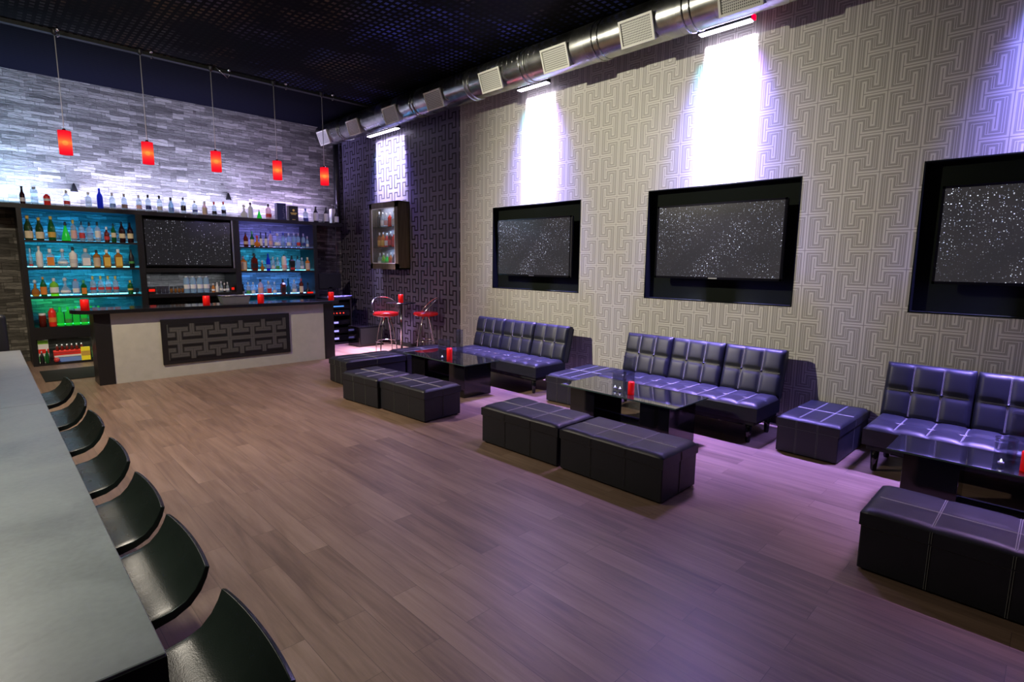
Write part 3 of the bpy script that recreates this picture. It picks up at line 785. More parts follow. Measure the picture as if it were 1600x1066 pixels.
rows = [
 ('top row, left shelving unit', 'bottles on the top row of the left unit', 2.15, [
  (240,'champ',.055,.38,'champ','gold','cream',(.06,.36)), (325,'champ',.052,.36,'champ','gold','cream',(.06,.36)), (420,'champ',.052,.39,'dkgreen','gold','gold',(.12,.34)),
  (530,'cone',.062,.31,'green','blackb',None,None), (597,'round',.042,.35,'clear','gold','pinkl',(.12,.5)), (665,'round',.040,.33,'clear','blackb','redl',(.15,.42)),
  (730,'round',.045,.32,'clear','blackb','bluel',(.35,.45)), (800,'round',.042,.33,'clear','blackb','whitel',(.2,.55)), (875,'slim',.038,.26,'redbrown','whitel','redl',LS),
  (938,'wine',.036,.32,'dkgreen','blackb','cream',(.25,.5)), (1013,'wine',.046,.36,'darkred','blackb','cream',(.2,.42)), (1088,'wine',.046,.35,'darkred','blackb','cream',(.2,.45))]),
 ('second row, left shelving unit', 'bottles on the second row of the left unit', 1.69, [
  (262,'slim',.024,.30,'clear','silver','redl',(.05,.16)), (330,'round',.044,.34,'frost','silver','whitel',(.1,.5)), (412,'square',.060,.30,'clear','whitel','orangel',(.1,.55)), (510,'globe',.070,.30,'clear','silver','whitel',(.2,.32)),
  (597,'round',.056,.34,'whiteb','blackb','silver',(.2,.4)), (703,'square',.070,.32,'clear','silver','whitel',(.1,.5)), (793,'round',.050,.30,'amber','blackb','beige',(.05,.55)),
  (880,'square',.058,.31,'amber','whitel','yellowl',(.08,.56)), (985,'square',.062,.32,'amber','whitel','yellowl',(.08,.56)), (1098,'wine',.042,.32,'blackb','blackb','greenl',(.22,.34))]),
 ('third row, left shelving unit', 'bottles on the third row of the left unit', 1.19, [
  (300,'globe',.056,.26,'amber','silver',None,None), (362,'wine',.042,.32,'dkgreen','orangel','orangel',(.1,.5)), (445,'round',.058,.30,'lime','silver','whitel',(.2,.5)), (532,'globe',.070,.30,'clear','silver','whitel',(.2,.32)),
  (617,'bullet',.048,.28,'blueclear','redl','whitel',(.2,.45)), (683,'square',.046,.26,'dkgreen','greenl','orangel',(.1,.5)),
  (760,'round',.044,.33,'clear','gold','redl',(.28,.42)), (828,'round',.044,.33,'clear','gold','redl',(.28,.42)), (892,'round',.044,.33,'clear','gold','redl',(.28,.42)), (956,'round',.044,.33,'clear','gold','redl',(.28,.42)),
  (1085,'round',.042,.25,'dkgreen','gold','yellowl',(.3,.42))]),
]
for where, grp, z, items in rows:
    for i, (zx, kind, r, h, mt, cp, lb, lr) in enumerate(items):
        bottle(XL1(zx, z), YBT+random.uniform(-.02,.02), z, kind, r*1.03, h*1.04, mt, cp, lb, lr, where, i, grp)
def XR1(zx, z):
    a, p0, k = {2.14: (3.98, 375, .01381), 1.63: (3.991, 378, .01391), 1.10: (3.988, 380, .0140)}[z]
    return (a+(zx/7.107+360-p0)*k)*1.008
rows = [
 ('top row, right shelving unit', 'bottles on the top row of the right unit', 2.14, [
  (172,'wine',.05,.27,'redbrown','blackb','beige',LS), (238,'slim',.046,.30,'dkgreen','greenl','cream',L0), (290,'globe',.065,.20,'orange','redl',None,None), (335,'slim',.034,.29,'blackb','blackb','whitel',LT),
  (388,'slim',.036,.29,'blackb','blackb','whitel',LT), (438,'round',.044,.33,'pink','navyl','pinkl',LS), (515,'globe',.080,.28,'clear','silver','whitel',LS), (580,'round',.052,.30,'blueclear','navyl','bluel',LS),
  (640,'round',.050,.30,'blueclear','silver','whitel',LS), (705,'round',.050,.31,'blueclear','silver','bluel',LS), (755,'round',.046,.31,'blueclear','silver','redl',LS), (810,'round',.046,.30,'blueclear','silver','navyl',LS), (860,'slim',.036,.25,'blueclear','silver','whitel',LS)]),
 ('second row, right shelving unit', 'bottles on the second row of the right unit', 1.63, [
  (150,'square',.075,.28,'orange','silver','beige',(.05,.6)), (268,'square',.072,.34,'redbrown','blackb','blackl',(.15,.42)), (350,'globe',.050,.18,'amber','silver',None,None), (412,'wine',.046,.34,'cobalt','cobalt','bluel',LS),
  (470,'round',.045,.28,'clear','silver','whitel',LS), (515,'round',.040,.27,'clear','silver','greenl',LS), (590,'bullet',.060,.32,'whiteb','blackb','pinkl',LS), (680,'square',.068,.31,'blackb','blackb','redl',(.05,.2)),
  (742,'square',.050,.30,'blueclear','blackb',None,None), (795,'round',.045,.27,'clear','silver','whitel',LS), (858,'round',.055,.28,'orange','cream','beige',LT)]),
 ('bottom row, right shelving unit', 'bottles on the bottom row of the right unit', 1.10, [
  (150,'slim',.030,.22,'blackb','blackb','whitel',LS), (205,'round',.044,.26,'clear','silver','greenl',LS), (255,'round',.044,.26,'clear','silver','whitel',LS), (335,'round',.062,.32,'pink','blackb','pinkl',L0),
  (418,'square',.062,.28,'clear','silver','redl',L0), (485,'round',.044,.26,'blueclear','silver','whitel',LS), (578,'square',.060,.32,'redbrown','blackb','blackl',L0), (638,'belly',.056,.33,'teal','teal',None,None),
  (705,'round',.054,.30,'clear','silver','whitel',LS), (790,'round',.050,.32,'redbrown','redl','cream',(.08,.5)), (868,'globe',.060,.22,'blackb','blackb',None,None)]),
]
for where, grp, z, items in rows:
    for i, (zx, kind, r, h, mt, cp, lb, lr) in enumerate(items):
        bottle(XR1(zx, z), YBT+random.uniform(-.02,.02), z, kind, r*.90, h*1.08, mt, cp, lb, lr, where, i, grp)
# television bay row (z 1.19)
def XT(zx): return 2.206 + (zx/5.33+200-222)*.01139
for i, zx in enumerate((470, 525, 582, 637)):
    bottle(XT(zx), 12.28, 1.19, 'bullet', .052, .33, 'blueclear', 'silver', 'whitel', (.25,.5), 'tall row under bar television', i, 'tall clear bottles under the back-bar television')
for i, zx in enumerate((695, 730, 765, 795, 822)):
    bottle(XT(zx), 12.28, 1.19, 'slim', .030, .18+.02*(i % 3), ['orange','whiteb','clear','blackb','clear'][i], 'silver', 'whitel', LS, 'small row under bar television', i, 'small bottles under the back-bar television')
for i, zx in enumerate((342, 376, 405, 432)):
    t = thing('shot_glass', 'small amber glass under the back-bar television, %s of four' % ORD[i], 'glass', (XT(zx), 12.26, 1.19), 0, 'small amber glasses under the back-bar television')
    bm = bmesh.new(); lathe(bm, [(0,0),(.022,0),(.030,.13),(.027,.13),(.02,.01),(0,.01)], 12, caps=False); obj('glass_body', bm, M['clear'], t)
    bm = bmesh.new(); lathe(bm, [(0,.012),(.021,.012),(.025,.09),(0,.09)], 12, caps=False); obj('drink', bm, BM['amber'], t)
for i, zx in enumerate((245, 278, 308)):
    t = thing('tumbler', 'purple tinted tumbler under left half of back-bar television, %s of three' % ORD[i], 'glass', (XT(zx), 12.26, 1.19), 0, 'tumblers under the back-bar television')
    bm = bmesh.new(); lathe(bm, [(0,0),(.026,0),(.036,.14),(.032,.14),(.024,.012),(0,.012)], 12, caps=False); obj('glass_body', bm, M['perspex'], t)
M['redled'] = emis('red_led', (1,.02,.01), .8)
for l, zx, w in (('small black box with red display at left under back-bar television', 190, .13), ('small black box with red display at right under back-bar television', 868, .085)):
    t = thing('display_box', l, 'display', (XT(zx), 12.26, 1.19), 0, 'red display boxes')
    obj('housing', B(-w/2, w/2, 0, .14, 0, .13), M['black'], t, bevel=.006); obj('display', B(-w/2+.015, w/2-.015, -.003, .001, .04, .09), M['redled'], t)
t = thing('display_box', 'small black box with wide red light on right end of bottom row shelf', 'display', (5.47, 12.215, 1.10), 0, 'red display boxes')
obj('housing', B(-.09, .06, 0, .05, 0, .05), M['black'], t); obj('display', B(-.085, .055, -.004, .0, .006, .044), M['redled'], t)
# glass tumbler end of row three
t = thing('tumbler', 'small clear tumbler at right end of third row of left unit', 'glass', (XL1(1172, 1.19)-.045, 12.33, 1.19)); bm = bmesh.new(); lathe(bm, [(0,0),(.03,0),(.036,.11),(.033,.11),(.027,.012),(0,.012)], 12, caps=False); obj('glass_body', bm, M['clear'], t)

# row four of left unit: green bottles
for i, x in enumerate((.975, 1.085, 1.195, 1.305, 1.415, 1.525)):
    bottle(x, 12.34, .665, 'round', .049, .33, 'green', 'green', 'greenl' if i % 2 else None, LS, 'green lit row, left unit', i, 'green bottles on the fourth row of the left unit')
t = bottle(.865, 12.29, .665, 'bullet', .055, .32, 'redb', 'redb', 'orangel', (.25,.5), 'beside green bottles', 0, 'bottles on the fourth row of the left unit')
t = thing('storage_jar', 'squat dark jar with pale lid left of the red bottle in left unit', 'jar', (.735, 12.32, .665)); bm = bmesh.new(); lathe(bm, [(0,0),(.05,0),(.052,.16),(.045,.2),(0,.2)], 14, caps=False); obj('jar_body', bm, BM['redbrown'], t)
bm = bmesh.new(); lathe(bm, [(.048,.2),(.048,.235),(0,.235)], 14, caps=False); obj('lid', bm, BM['silver'], t)
# bottom row
def carton(label, x, y, z, w, d, h, bands, name='carton'):
    t = thing(name, label, 'box', (x, y, z)); obj('box_body', B(-w/2, w/2, 0, d, 0, h), bands[0][2], t, bevel=.003)
    for z0, z1, m in bands[1:]: obj('printed_band', B(-w/2+.002, w/2-.002, -.002, .001, z0*h, z1*h), m, t)
    return t
carton('tall white green and red gift box at bottom left of left back-bar unit', .70, 12.30, .035, .14, .1, .405, [(0,1,BM['whiteb']), (.82,.97,BM['lime']), (.42,.6,BM['redb']), (.05,.3,BM['greenl'])], 'gift_box')
bottle(.665, 12.20+.04, .035, 'wine', .026, .22, 'blackb', 'silver', None, None, 'before tall gift box', 0, 'dark bottles at the bottom of the left unit')
bottle(.735, 12.20+.04, .035, 'wine', .026, .25, 'dkgreen', 'silver', None, None, 'before tall gift box', 1, 'dark bottles at the bottom of the left unit')
t = carton('low red white and blue printed carton of small bottles at bottom of left unit', 1.08, 12.26, .035, .50, .16, .19, [(0,1,BM['redb']), (.0,.45,BM['bluel']), (.42,.62,BM['whiteb']), (.75,.9,BM['redl'])])
for i in range(6): bottle(.885+i*.068, 12.34, .225, 'slim', .022, .11, 'redbrown', 'whitel', None, None, 'sticking out of printed carton', i, 'small bottles in the red carton')
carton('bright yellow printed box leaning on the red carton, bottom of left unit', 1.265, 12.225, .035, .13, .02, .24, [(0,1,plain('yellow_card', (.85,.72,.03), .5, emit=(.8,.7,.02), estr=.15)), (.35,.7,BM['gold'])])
t = thing('ball', 'round dark red ball at left end of the printed carton', 'ball', (.855, 12.20+.008, .085)); bm = bmesh.new(); bmesh.ops.create_uvsphere(bm, u_segments=16, v_segments=10, radius=.042); [setattr(f, 'smooth', True) for f in bm.faces]; obj('ball_body', bm, BM['redl'], t)
bottle(1.40, 12.30, .035, 'wine', .042, .34, 'dkgreen', 'gold', 'greenl', L0, 'right of yellow box', 0, 'bottles at the bottom of the left unit')

# top shelf bottles (z 2.735)
ZT = 2.735
TOPX = [(35,.647),(74,.965),(105,1.229),(157,1.696),(195,2.059),(232,2.43),(268,2.81),(305,3.222),(350,3.754),(382,4.155),(405,4.455),(420,4.657),(440,4.935),(458,5.192),(478,5.486),(494,5.73),(510,5.98),(526,6.237),(535,6.384)]
def X2(p):
    for (a, x), (b, y_) in zip(TOPX, TOPX[1:]):
        if p <= b: return x+(y_-x)*(p-a)/(b-a)
    return 6.4
def X0(zx): return X2(zx/5.33)
top = [(X0(190),'slim',.036,.29,'darkred','blackb','whitel',LS), (X0(290),'bullet',.05,.30,'clear','silver',None,None), (X0(395),'bullet',.048,.19,'redb','redb','whitel',(.4,.6)), (X0(560),'round',.045,.28,'clear','silver','redl',LS),
 (X0(740),'round',.045,.28,'clear','silver',None,None), (X0(838),'wine',.046,.36,'cobalt','cobalt',None,None), (X0(940),'round',.045,.3,'clear','silver','bluel',LS), (X0(1040),'round',.045,.3,'clear','silver','beige',LS),
 (X0(1160),'round',.045,.3,'clear','silver','pinkl',LS), (X2(232.5),'round',.045,.32,'clear','blackb','navyl',LS), (X2(250),'round',.045,.32,'clear','blackb','silver',LS), (X2(268),'slim',.045,.30,'blueclear','blackb','bluel',LS),
 (X2(287),'round',.045,.32,'clear','blackb','blackl',(.2,.5)), (X2(305),'round',.045,.28,'clear','silver','navyl',(.2,.34)), (X2(320),'slim',.045,.28,'pink','silver','beige',LT), (X2(335),'round',.042,.28,'clear','redl','blackl',(.12,.35)),
 (X2(350),'round',.042,.30,'clear','redl','blackl',(.2,.45)), (X2(382),'globe',.07,.26,'frost','whitel',None,None), (X2(392),'round',.050,.33,'frost','blackb',None,None), (X2(405.5),'cone',.05,.2,'green','silver',None,None)]
for i, (x, kind, r, h, mt, cp, lb, lr) in enumerate(top):
    bottle(x, 12.36, ZT, kind, r, h, mt, cp, lb, lr, 'long top shelf', i, 'bottles along the top shelf')
for i, (px, kind, r, h, mt, cp, lb, lr) in enumerate([(420,'round',.058,.33,'pink','blackb','redl',LS), (478,'round',.055,.30,'clear','navyl','navyl',(.0,.28)), (494,'wine',.056,.36,'blackb','blackb','whitel',(.1,.6)), (510,'wine',.056,.36,'blackb','blackb','whitel',(.1,.6)), (526,'wine',.050,.33,'blackb','blackb','whitel',(.1,.5))]):
    bottle(X2(px), 12.36, ZT, kind, r, h, mt, cp, lb, lr, 'by gift boxes on top shelf', i, 'bottles beside the gift boxes on the top shelf')
t = thing('gift_box', 'navy blue gift box with silver figure on the top shelf', 'box', (X2(440), 12.33, ZT)); obj('box_body', B(-.10, .10, 0, .14, 0, .37), plain('navy_card', (.02,.03,.10), .4), t, bevel=.003)
bm = bmesh.new()
for k in range(7): lathe(bm, [(0,0),(.022-.002*k,.0),(.022-.002*k,.004)], 8, (.045+.012*sin(k*1.3), 0, .05+.042*k))
bmesh.ops.scale(bm, vec=(1,.05,1), verts=bm.verts); bmesh.ops.translate(bm, vec=(0,-.002,0), verts=bm.verts); obj('printed_figure', bm, BM['whiteb'], t)
t = thing('gift_box', 'black gift box with round gold emblem on the top shelf', 'box', (X2(458.5), 12.33, ZT)); obj('box_body', B(-.105, .105, 0, .14, 0, .33), plain('black_card', (.012,.014,.012), .4), t, bevel=.003)
bm = bmesh.new()
seg = 20; ring = [bm.verts.new(((.030 if i % 2 else .021)*cos(2*pi*i/seg), -.002, .235+(.030 if i % 2 else .021)*sin(2*pi*i/seg))) for i in range(seg)]; bm.faces.new(ring)
box(bm, -.07, .07, -.003, 0, .165, .180); box(bm, -.055, .055, -.003, 0, .140, .152); box(bm, -.035, .035, -.003, 0, .025, .035)
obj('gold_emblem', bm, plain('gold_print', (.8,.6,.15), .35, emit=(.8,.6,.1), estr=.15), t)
t = thing('white_carton', 'tall plain white carton at right end of the top shelf', 'box', (6.255, 12.52, ZT)); obj('box_body', B(-.05, .04, 0, .14, 0, .36), BM['whiteb'], t, bevel=.003); obj('flap_seam', B(-.008, -.004, -.001, .001, .01, .35), BM['silver'], t)
# small wall spots
for l, x, z in (('small black cone lamp on stone wall above left unit', 1.40, 3.12), ('small black cone lamp on stone wall above right unit', 4.02, 3.20)):
    t = thing('wall_lamp', l, 'lamp', (x, YB-.09, z), 0, 'small cone lamps on the stone wall')
    bm = bmesh.new(); lathe(bm, [(.062,-.07),(.05,-.03),(.022,.06),(.012,.08),(0,.08)], 16, caps=False); obj('lamp_shade', bm, M['black'], t)
    bm = bmesh.new(); tube(bm, [(0,.0,.05),(0,.06,.07),(0,.09,.07)], .008, 6); obj('arm', bm, M['black'], t)

# conduit in corner
tag(obj('conduit_pipe', (lambda b: (tube(b, [(6.50, 12.80, 2.75), (6.50, 12.80, ZC)], .07, 14), b)[1])(bmesh.new()), M['black']), 'thick black vertical pipe in the corner by the duct end', 'pipe')
t = thing('thin_pipe', 'thin pale vertical pipe with clips in front of the black corner pipe', 'pipe', (6.385, 12.72, 0))
bm = bmesh.new(); tube(bm, [(0,0,1.04), (0,0,4.1)], .011, 8); obj('tube', bm, M['steel'], t)
for z in (3.2, 2.05):
    bm = bmesh.new(); box(bm, -.07, .07, -.012, .012, z-.008, z+.008); obj('clip', bm, M['steel'], t)

# ------------------------------------------------------------ glass fronted wall cabinet
cb = thing('display_cabinet', 'dark framed glass fronted cabinet of bottles hung on the dark wallpaper', 'cabinet', (6.48, 10.42, 1.69))
def cbx(n, x0, x1, y0, y1, z0, z1, m, p=None, bev=0): return obj(n, B(x0-6.48, x1-6.48, y0-10.42, y1-10.42, z0-1.69, z1-1.69), m, p or cb, bevel=bev)
y0, y1, z0, z1 = 9.857, 10.99, 1.692, 3.11
cbx('side', 6.35, 6.625, y0, y0+.03, z0, z1, M['wood']); cbx('side', 6.35, 6.625, y1-.03, y1, z0, z1, M['wood'])
cbx('cabinet_top', 6.35, 6.625, y0, y1, z1-.03, z1, M['wood']); cbx('cabinet_bottom', 6.35, 6.625, y0, y1, z0, z0+.03, M['wood'])
cbx('back', 6.61, 6.625, y0, y1, z0, z1, plain('lit_cabinet_back', (.45,.46,.55), .5))
for z in (2.60, 2.17): cbx('shelf', 6.37, 6.61, y0+.03, y1-.03, z-.015, z, M['black_gloss'])
dr = bmesh.new()
for a in ((y0, y0+.115, z0, z1), (y1-.10, y1, z0, z1)): box(dr, 6.325-6.48, 6.352-6.48, a[0]-10.42, a[1]-10.42, a[2]-1.69, a[3]-1.69)
box(dr, 6.325-6.48, 6.352-6.48, y0-10.42, y1-10.42, z1-.12-1.69, z1-1.69); box(dr, 6.325-6.48, 6.352-6.48, y0-10.42, y1-10.42, z0-1.69, z0+.12-1.69)
door = obj('door', dr, M['wood'], cb)
dl = bmesh.new(); ya, yb2, za, zb = y0+.115, y1-.10, z0+.12, z1-.12
for a in ((ya, ya+.015, za, zb), (yb2-.015, yb2, za, zb), (ya, yb2, zb-.015, zb), (ya, yb2, za, za+.015)): box(dl, 6.320-6.48, 6.326-6.48, a[0]-10.42, a[1]-10.42, a[2]-1.69, a[3]-1.69)
obj('silver_inner_trim', dl, BM['silver'], door)
obj('door_glass', B(6.336-6.48, 6.340-6.48, ya-10.42, yb2-10.42, za-1.69, zb-1.69), glassy('cabinet_glass', (.95,.96,1), .93), door)
cabrows = [(2.60, 'top', [('blackb','blackl',.34),('clear','whitel',.32),('clear','pinkl',.3),('redb','redl',.30),('clear','silver',.34),('pink','whitel',.28)]),
           (2.17, 'middle', [('amber','gold',.32),('orange','yellowl',.32),('redb','whitel',.30),('redbrown','redl',.33),('redb','redl',.3),('pink','redl',.32)]),
           (1.722, 'bottom', [('clear','whitel',.32),('lime','greenl',.32),('green','greenl',.30),('orange','redl',.33),('blackb','blackl',.33),('teal','whitel',.3)])]
for z, w, its in cabrows:
    for i, (mt, lb, h) in enumerate(its):
        bottle(6.46, 10.80-i*.145, z, ['round','wine','slim'][i % 3], .048, h, mt, 'whitel' if w == 'middle' else 'silver', lb, L0, '%s shelf of wall cabinet' % w, i, 'bottles in the glass wall cabinet', rz=R(-90))

# ------------------------------------------------------------ pendants
M['shade'] = None
t_ = NT('red_glass_shade'); x_, y_, z_ = t_.sep(t_.obj())
q = t_.math('SUBTRACT', 1.0, t_.math('MULTIPLY', t_.math('ABSOLUTE', t_.math('ADD', z_, .0)), 5.5), clamp=True)
em = t_.n('ShaderNodeEmission'); t_.put(em.inputs[0], t_.mix(t_.math('POWER', q, 3.0), (1.0,.012,.04), (1.0,.22,.04))); t_.put(em.inputs[1], t_.math('ADD', t_.math('MULTIPLY', q, 1.3), .8))
tr = t_.n('ShaderNodeBsdfTransparent'); t_.put(tr.inputs[0], (1,.25,.25)); M['shade'] = t_.shade(t_.mixsh(.5, em.outputs[0], tr.outputs[0]))
M['bulb'] = emis('hot_bulb', (1.0,.5,.06), 16)
for i, (x, zc) in enumerate([(1.075, 3.49), (2.08, 3.49), (3.06, 3.495), (4.08, 3.475), (4.98, 3.475)]):
    t = thing('pendant_lamp', 'glowing red cylinder pendant lamp over the bar, %s of five' % ['leftmost, nearest the left photo edge', 'second from left', 'middle one', 'fourth from left', 'rightmost, just below the duct end'][i], 'lamp', (x, 10.3, zc), 0, 'red pendant lamps over the bar')
    bm = bmesh.new(); lathe(bm, [(.078,-.165),(.078,.165),(.074,.165),(.074,-.165)], 24, caps=False)
    obj('lamp_shade', bm, M['shade'], t)
    bm = bmesh.new(); lathe(bm, [(0,.165),(.03,.165),(.03,.17),(.012,.20),(0,.2)], 14, caps=False); obj('cap', bm, M['chrome'], t)
    bm = bmesh.new(); bmesh.ops.create_uvsphere(bm, u_segments=14, v_segments=10, radius=.036); obj('bulb', bm, M['bulb'], t)
    bm = bmesh.new(); tube(bm, [(0,0,.19), (0,0,4.93-zc)], .006, 6); obj('cord', bm, plain('silver_cord', (.45,.45,.43), .4) if 'cord' not in M else M['cord'], t)
    bm = bmesh.new(); lathe(bm, [(.035,4.99-zc),(.03,4.95-zc),(.008,4.93-zc),(0,4.93-zc)], 14, caps=False); lathe(bm, [(.035,4.99-zc),(.035,ZC-zc)], 14); obj('ceiling_cup', bm, M['black'], t)
for i, x in enumerate((1.09, 2.19, 3.29, 4.23, 5.11)):
    t = thing('ceiling_hook', 'small chrome hook ball on the ceiling, %s of five' % ORD[i], 'hook', (x, 10.12, 4.97), 0, 'chrome hooks on the ceiling')
    bm = bmesh.new(); bmesh.ops.create_uvsphere(bm, u_segments=12, v_segments=8, radius=.026); [setattr(f, 'smooth', True) for f in bm.faces]; obj('ball', bm, M['chrome'], t)
    bm = bmesh.new(); pts = [(0,0,0),(.02,0,-.05),(.015,0,-.09),(-.01,0,-.10)] if i != 2 else [(0,0,0),(.005,0,-.08),(-.03,0,-.13),(-.12,0,-.06),(-.22,0,.02)]
    tube(bm, pts, .008, 6); tube(bm, [(0,0,0),(0,0,.05)], .006, 6); obj('hook_wire', bm, M['chrome'], t)

# ------------------------------------------------------------ bar stools with red seats + high table
def red_stool(label, x, y, rz):
    t = thing('bar_stool', label, 'stool', (x, y, 0), rz, 'red seated bar stools')
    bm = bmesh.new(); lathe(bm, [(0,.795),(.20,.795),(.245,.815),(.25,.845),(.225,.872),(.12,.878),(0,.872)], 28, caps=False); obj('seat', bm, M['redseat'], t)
    # curved clear back
    bm = bmesh.new(); NA, NH = 22, 8; g = []
    for j in range(NH+1):
        row = []
        for i in range(NA+1):
            a = R(-105)+R(210)*i/NA; f = i/NA*2-1
            top = .30*(1-abs(f)**2.2); z = .86+top*j/NH; rr = .235+.02*(j/NH)
            row.append(bm.verts.new((rr*cos(a), rr*sin(a), z)))
        g.append(row)
    for j in range(NH):
        for i in range(NA):
            try:
                f = bm.faces.new((g[j][i], g[j][i+1], g[j+1][i+1], g[j+1][i])); f.smooth = True
            except ValueError: pass
    bmesh.ops.remove_doubles(bm, verts=bm.verts, dist=.0005)
    obj('back_shell', bm, M['perspex'], t)
    bm = bmesh.new()
    tube(bm, [((.255)*cos(R(-105)+R(210)*i/24), .255*sin(R(-105)+R(210)*i/24), .86+.30*(1-abs(i/12-1)**2.2)) for i in range(25)], .009, 8); obj('back_rail', bm, M['chrome'], t)
    for a in (45, 135, 225, 315):
        bm = bmesh.new(); ca, sa = cos(R(a)), sin(R(a))
        tube(bm, [(r_*ca, r_*sa, z_) for r_, z_ in ((.06,.795),(.10,.72),(.15,.58),(.195,.38),(.225,.18),(.235,.0))], .011, 8); obj('leg', bm, M['chrome'], t)
    bm = bmesh.new(); tube(bm, [(.205*cos(2*pi*i/28), .205*sin(2*pi*i/28), .30) for i in range(28)], .008, 6, True); obj('foot_ring', bm, M['chrome'], t)
red_stool('red seated stool with shiny clear curved back, left of the high table', 5.66, 9.30, R(75))
red_stool('red seated stool in shade right of the high table, chrome legs', 6.30, 8.86, R(-30))
t = thing('high_table', 'small round black high table on a thin chrome pole by dark wallpaper', 'table', (6.22, 9.62, 0))
bm = bmesh.new(); lathe(bm, [(0,1.0),(.30,1.0),(.305,1.01),(.30,1.022),(0,1.022)], 32, caps=False); obj('table_top', bm, M['bartop'], t)
bm = bmesh.new(); tube(bm, [(0,0,.02),(0,0,1.0)], .022, 12); obj('pole', bm, M['chrome'], t)
bm = bmesh.new(); lathe(bm, [(.22,0),(.22,.012),(.05,.03),(0,.03)], 28); obj('foot_plate', bm, M['chrome'], t)
candle('red pillar candle on the high round table between the stools', 6.14, 9.50, 1.022, .050, .17)

# ------------------------------------------------------------ DJ rack, monitor, subwoofer
t = thing('equipment_rack', 'black audio rack with blue and red lights right of the bar', 'rack', (5.72, 11.6, 0))
bm = bmesh.new(); box(bm, -.25, -.22, -.3, .3, 0, 1.03); box(bm, .25, .28, -.3, .3, 0, 1.03); box(bm, -.25, .28, -.3, .3, 1.0, 1.04); box(bm, -.25, .28, -.3, .3, 0, .04); box(bm, -.25, .28, .27, .3, 0, 1.03)
obj('rack_case', bm, M['black'], t)
for z, h, n in ((.80,.14,'mixer_unit'), (.64,.13,'amplifier_unit'), (.44,.10,'amplifier_unit'), (.25,.12,'amplifier_unit'), (.08,.12,'amplifier_unit')):
    u = obj(n, B(-.215, .245, -.27, .2, z, z+h), M['black_gloss'], t)
    bm = bmesh.new()
    if n == 'mixer_unit': box(bm, -.19, .10, -.275, -.269, z+.04, z+.065); obj('blue_display', bm, emis('rack_blue', (.1,.3,1), 1.4), u)
    elif z > .6:
        for k in range(4): lathe(bm, [(0,0),(.016,.0),(.016,.008),(0,.008)], 10, (-.15+.08*k, 0, 0))
        bmesh.ops.rotate(bm, verts=bm.verts, cent=(0,0,0), matrix=Matrix.Rotation(R(90), 3, 'X')); bmesh.ops.translate(bm, vec=(0,-.268,z+.06), verts=bm.verts)
        obj('red_knobs', bm, emis('rack_red', (1,.05,.03), 1.5), u)
    else:
        box(bm, -.17, -.04, -.275, -.269, z+.03, z+.07); obj('indicator_lights', bm, emis('rack_violet', (.35,.3,1), 1.6), u)
bm = bmesh.new()
for s_ in range(5):
    pts = [(-.25+.13*k+.02*s_, -.22+.06*sin(k*1.3+s_), 1.055+.03*abs(sin(k*1.1+s_*.7))) for k in range(5)]
    tube(bm, pts, .007, 6)
o = obj('loose_cables', bm, plain('blue_lit_cable', (.35,.38,.75), .4, emit=(.1,.12,.6), estr=.3)); o.location = (5.72, 11.6, .0); tag(o, 'tangle of blue lit cables lying on top of the audio rack', 'cables')  # blue light falling on the cables is put into their colour and glow
t = thing('computer_monitor', 'black computer monitor seen from behind on right of back-bar shelving', 'monitor', (5.96, 12.25, 1.04))
obj('panel', B(-.28, .28, -.02, .02, .16, .52), M['black_matte'], t, bevel=.008); obj('stand', B(-.04, .04, -.02, .02, .01, .2), M['black_matte'], t); obj('foot', B(-.13, .13, -.1, .1, .0, .015), M['black_matte'], t)
tag(obj('side_desk', B(5.67, 6.45, 12.08, 12.9, .98, 1.04), M['black']), 'black side desk carrying the monitor behind the rack', 'desk')
for o_ in [o for o in bpy.data.objects if o.name == 'side_desk']:
    for xx in (5.72, 6.38):
        for yy in (12.12, 12.84): obj('leg', B(xx-.025, xx+.025, yy-.025, yy+.025, 0, .98), M['black'], o_)
t = thing('subwoofer', 'large black subwoofer box on the floor right of the audio rack', 'speaker', (6.10, 10.88, 0))
obj('cabinet_body', B(-.30, .30, -.25, .25, .01, .44), M['black_gloss'], t, bevel=.01)
obj('speaker_grille', B(-.27, .27, -.258, -.25, .05, .40), M['black_matte'], t)
bm = bmesh.new(); box(bm, -.30, .30, -.25, .25, 0, .012); obj('base_plate', bm, M['black'], t)

# dark chair beyond the counter at left edge
t = thing('chair', 'black high backed chair at far left edge beyond the grey counter', 'chair', (.0, 9.05, 0), 0)
bm = bmesh.new(); box(bm, -.30, .20, -.05, .05, .50, 1.16); obj('backrest', bm, M['leather'], t, bevel=.045, seg=4)
bm = bmesh.new(); box(bm, -.30, .20, -.50, -.03, .40, .50); obj('seat', bm, M['leather'], t, bevel=.03, seg=3)
for xx in (-.26, .16):
    for yy in (-.46, .0): obj('leg', B(xx-.02, xx+.02, yy-.02, yy+.02, 0, .42), M['black'], t)

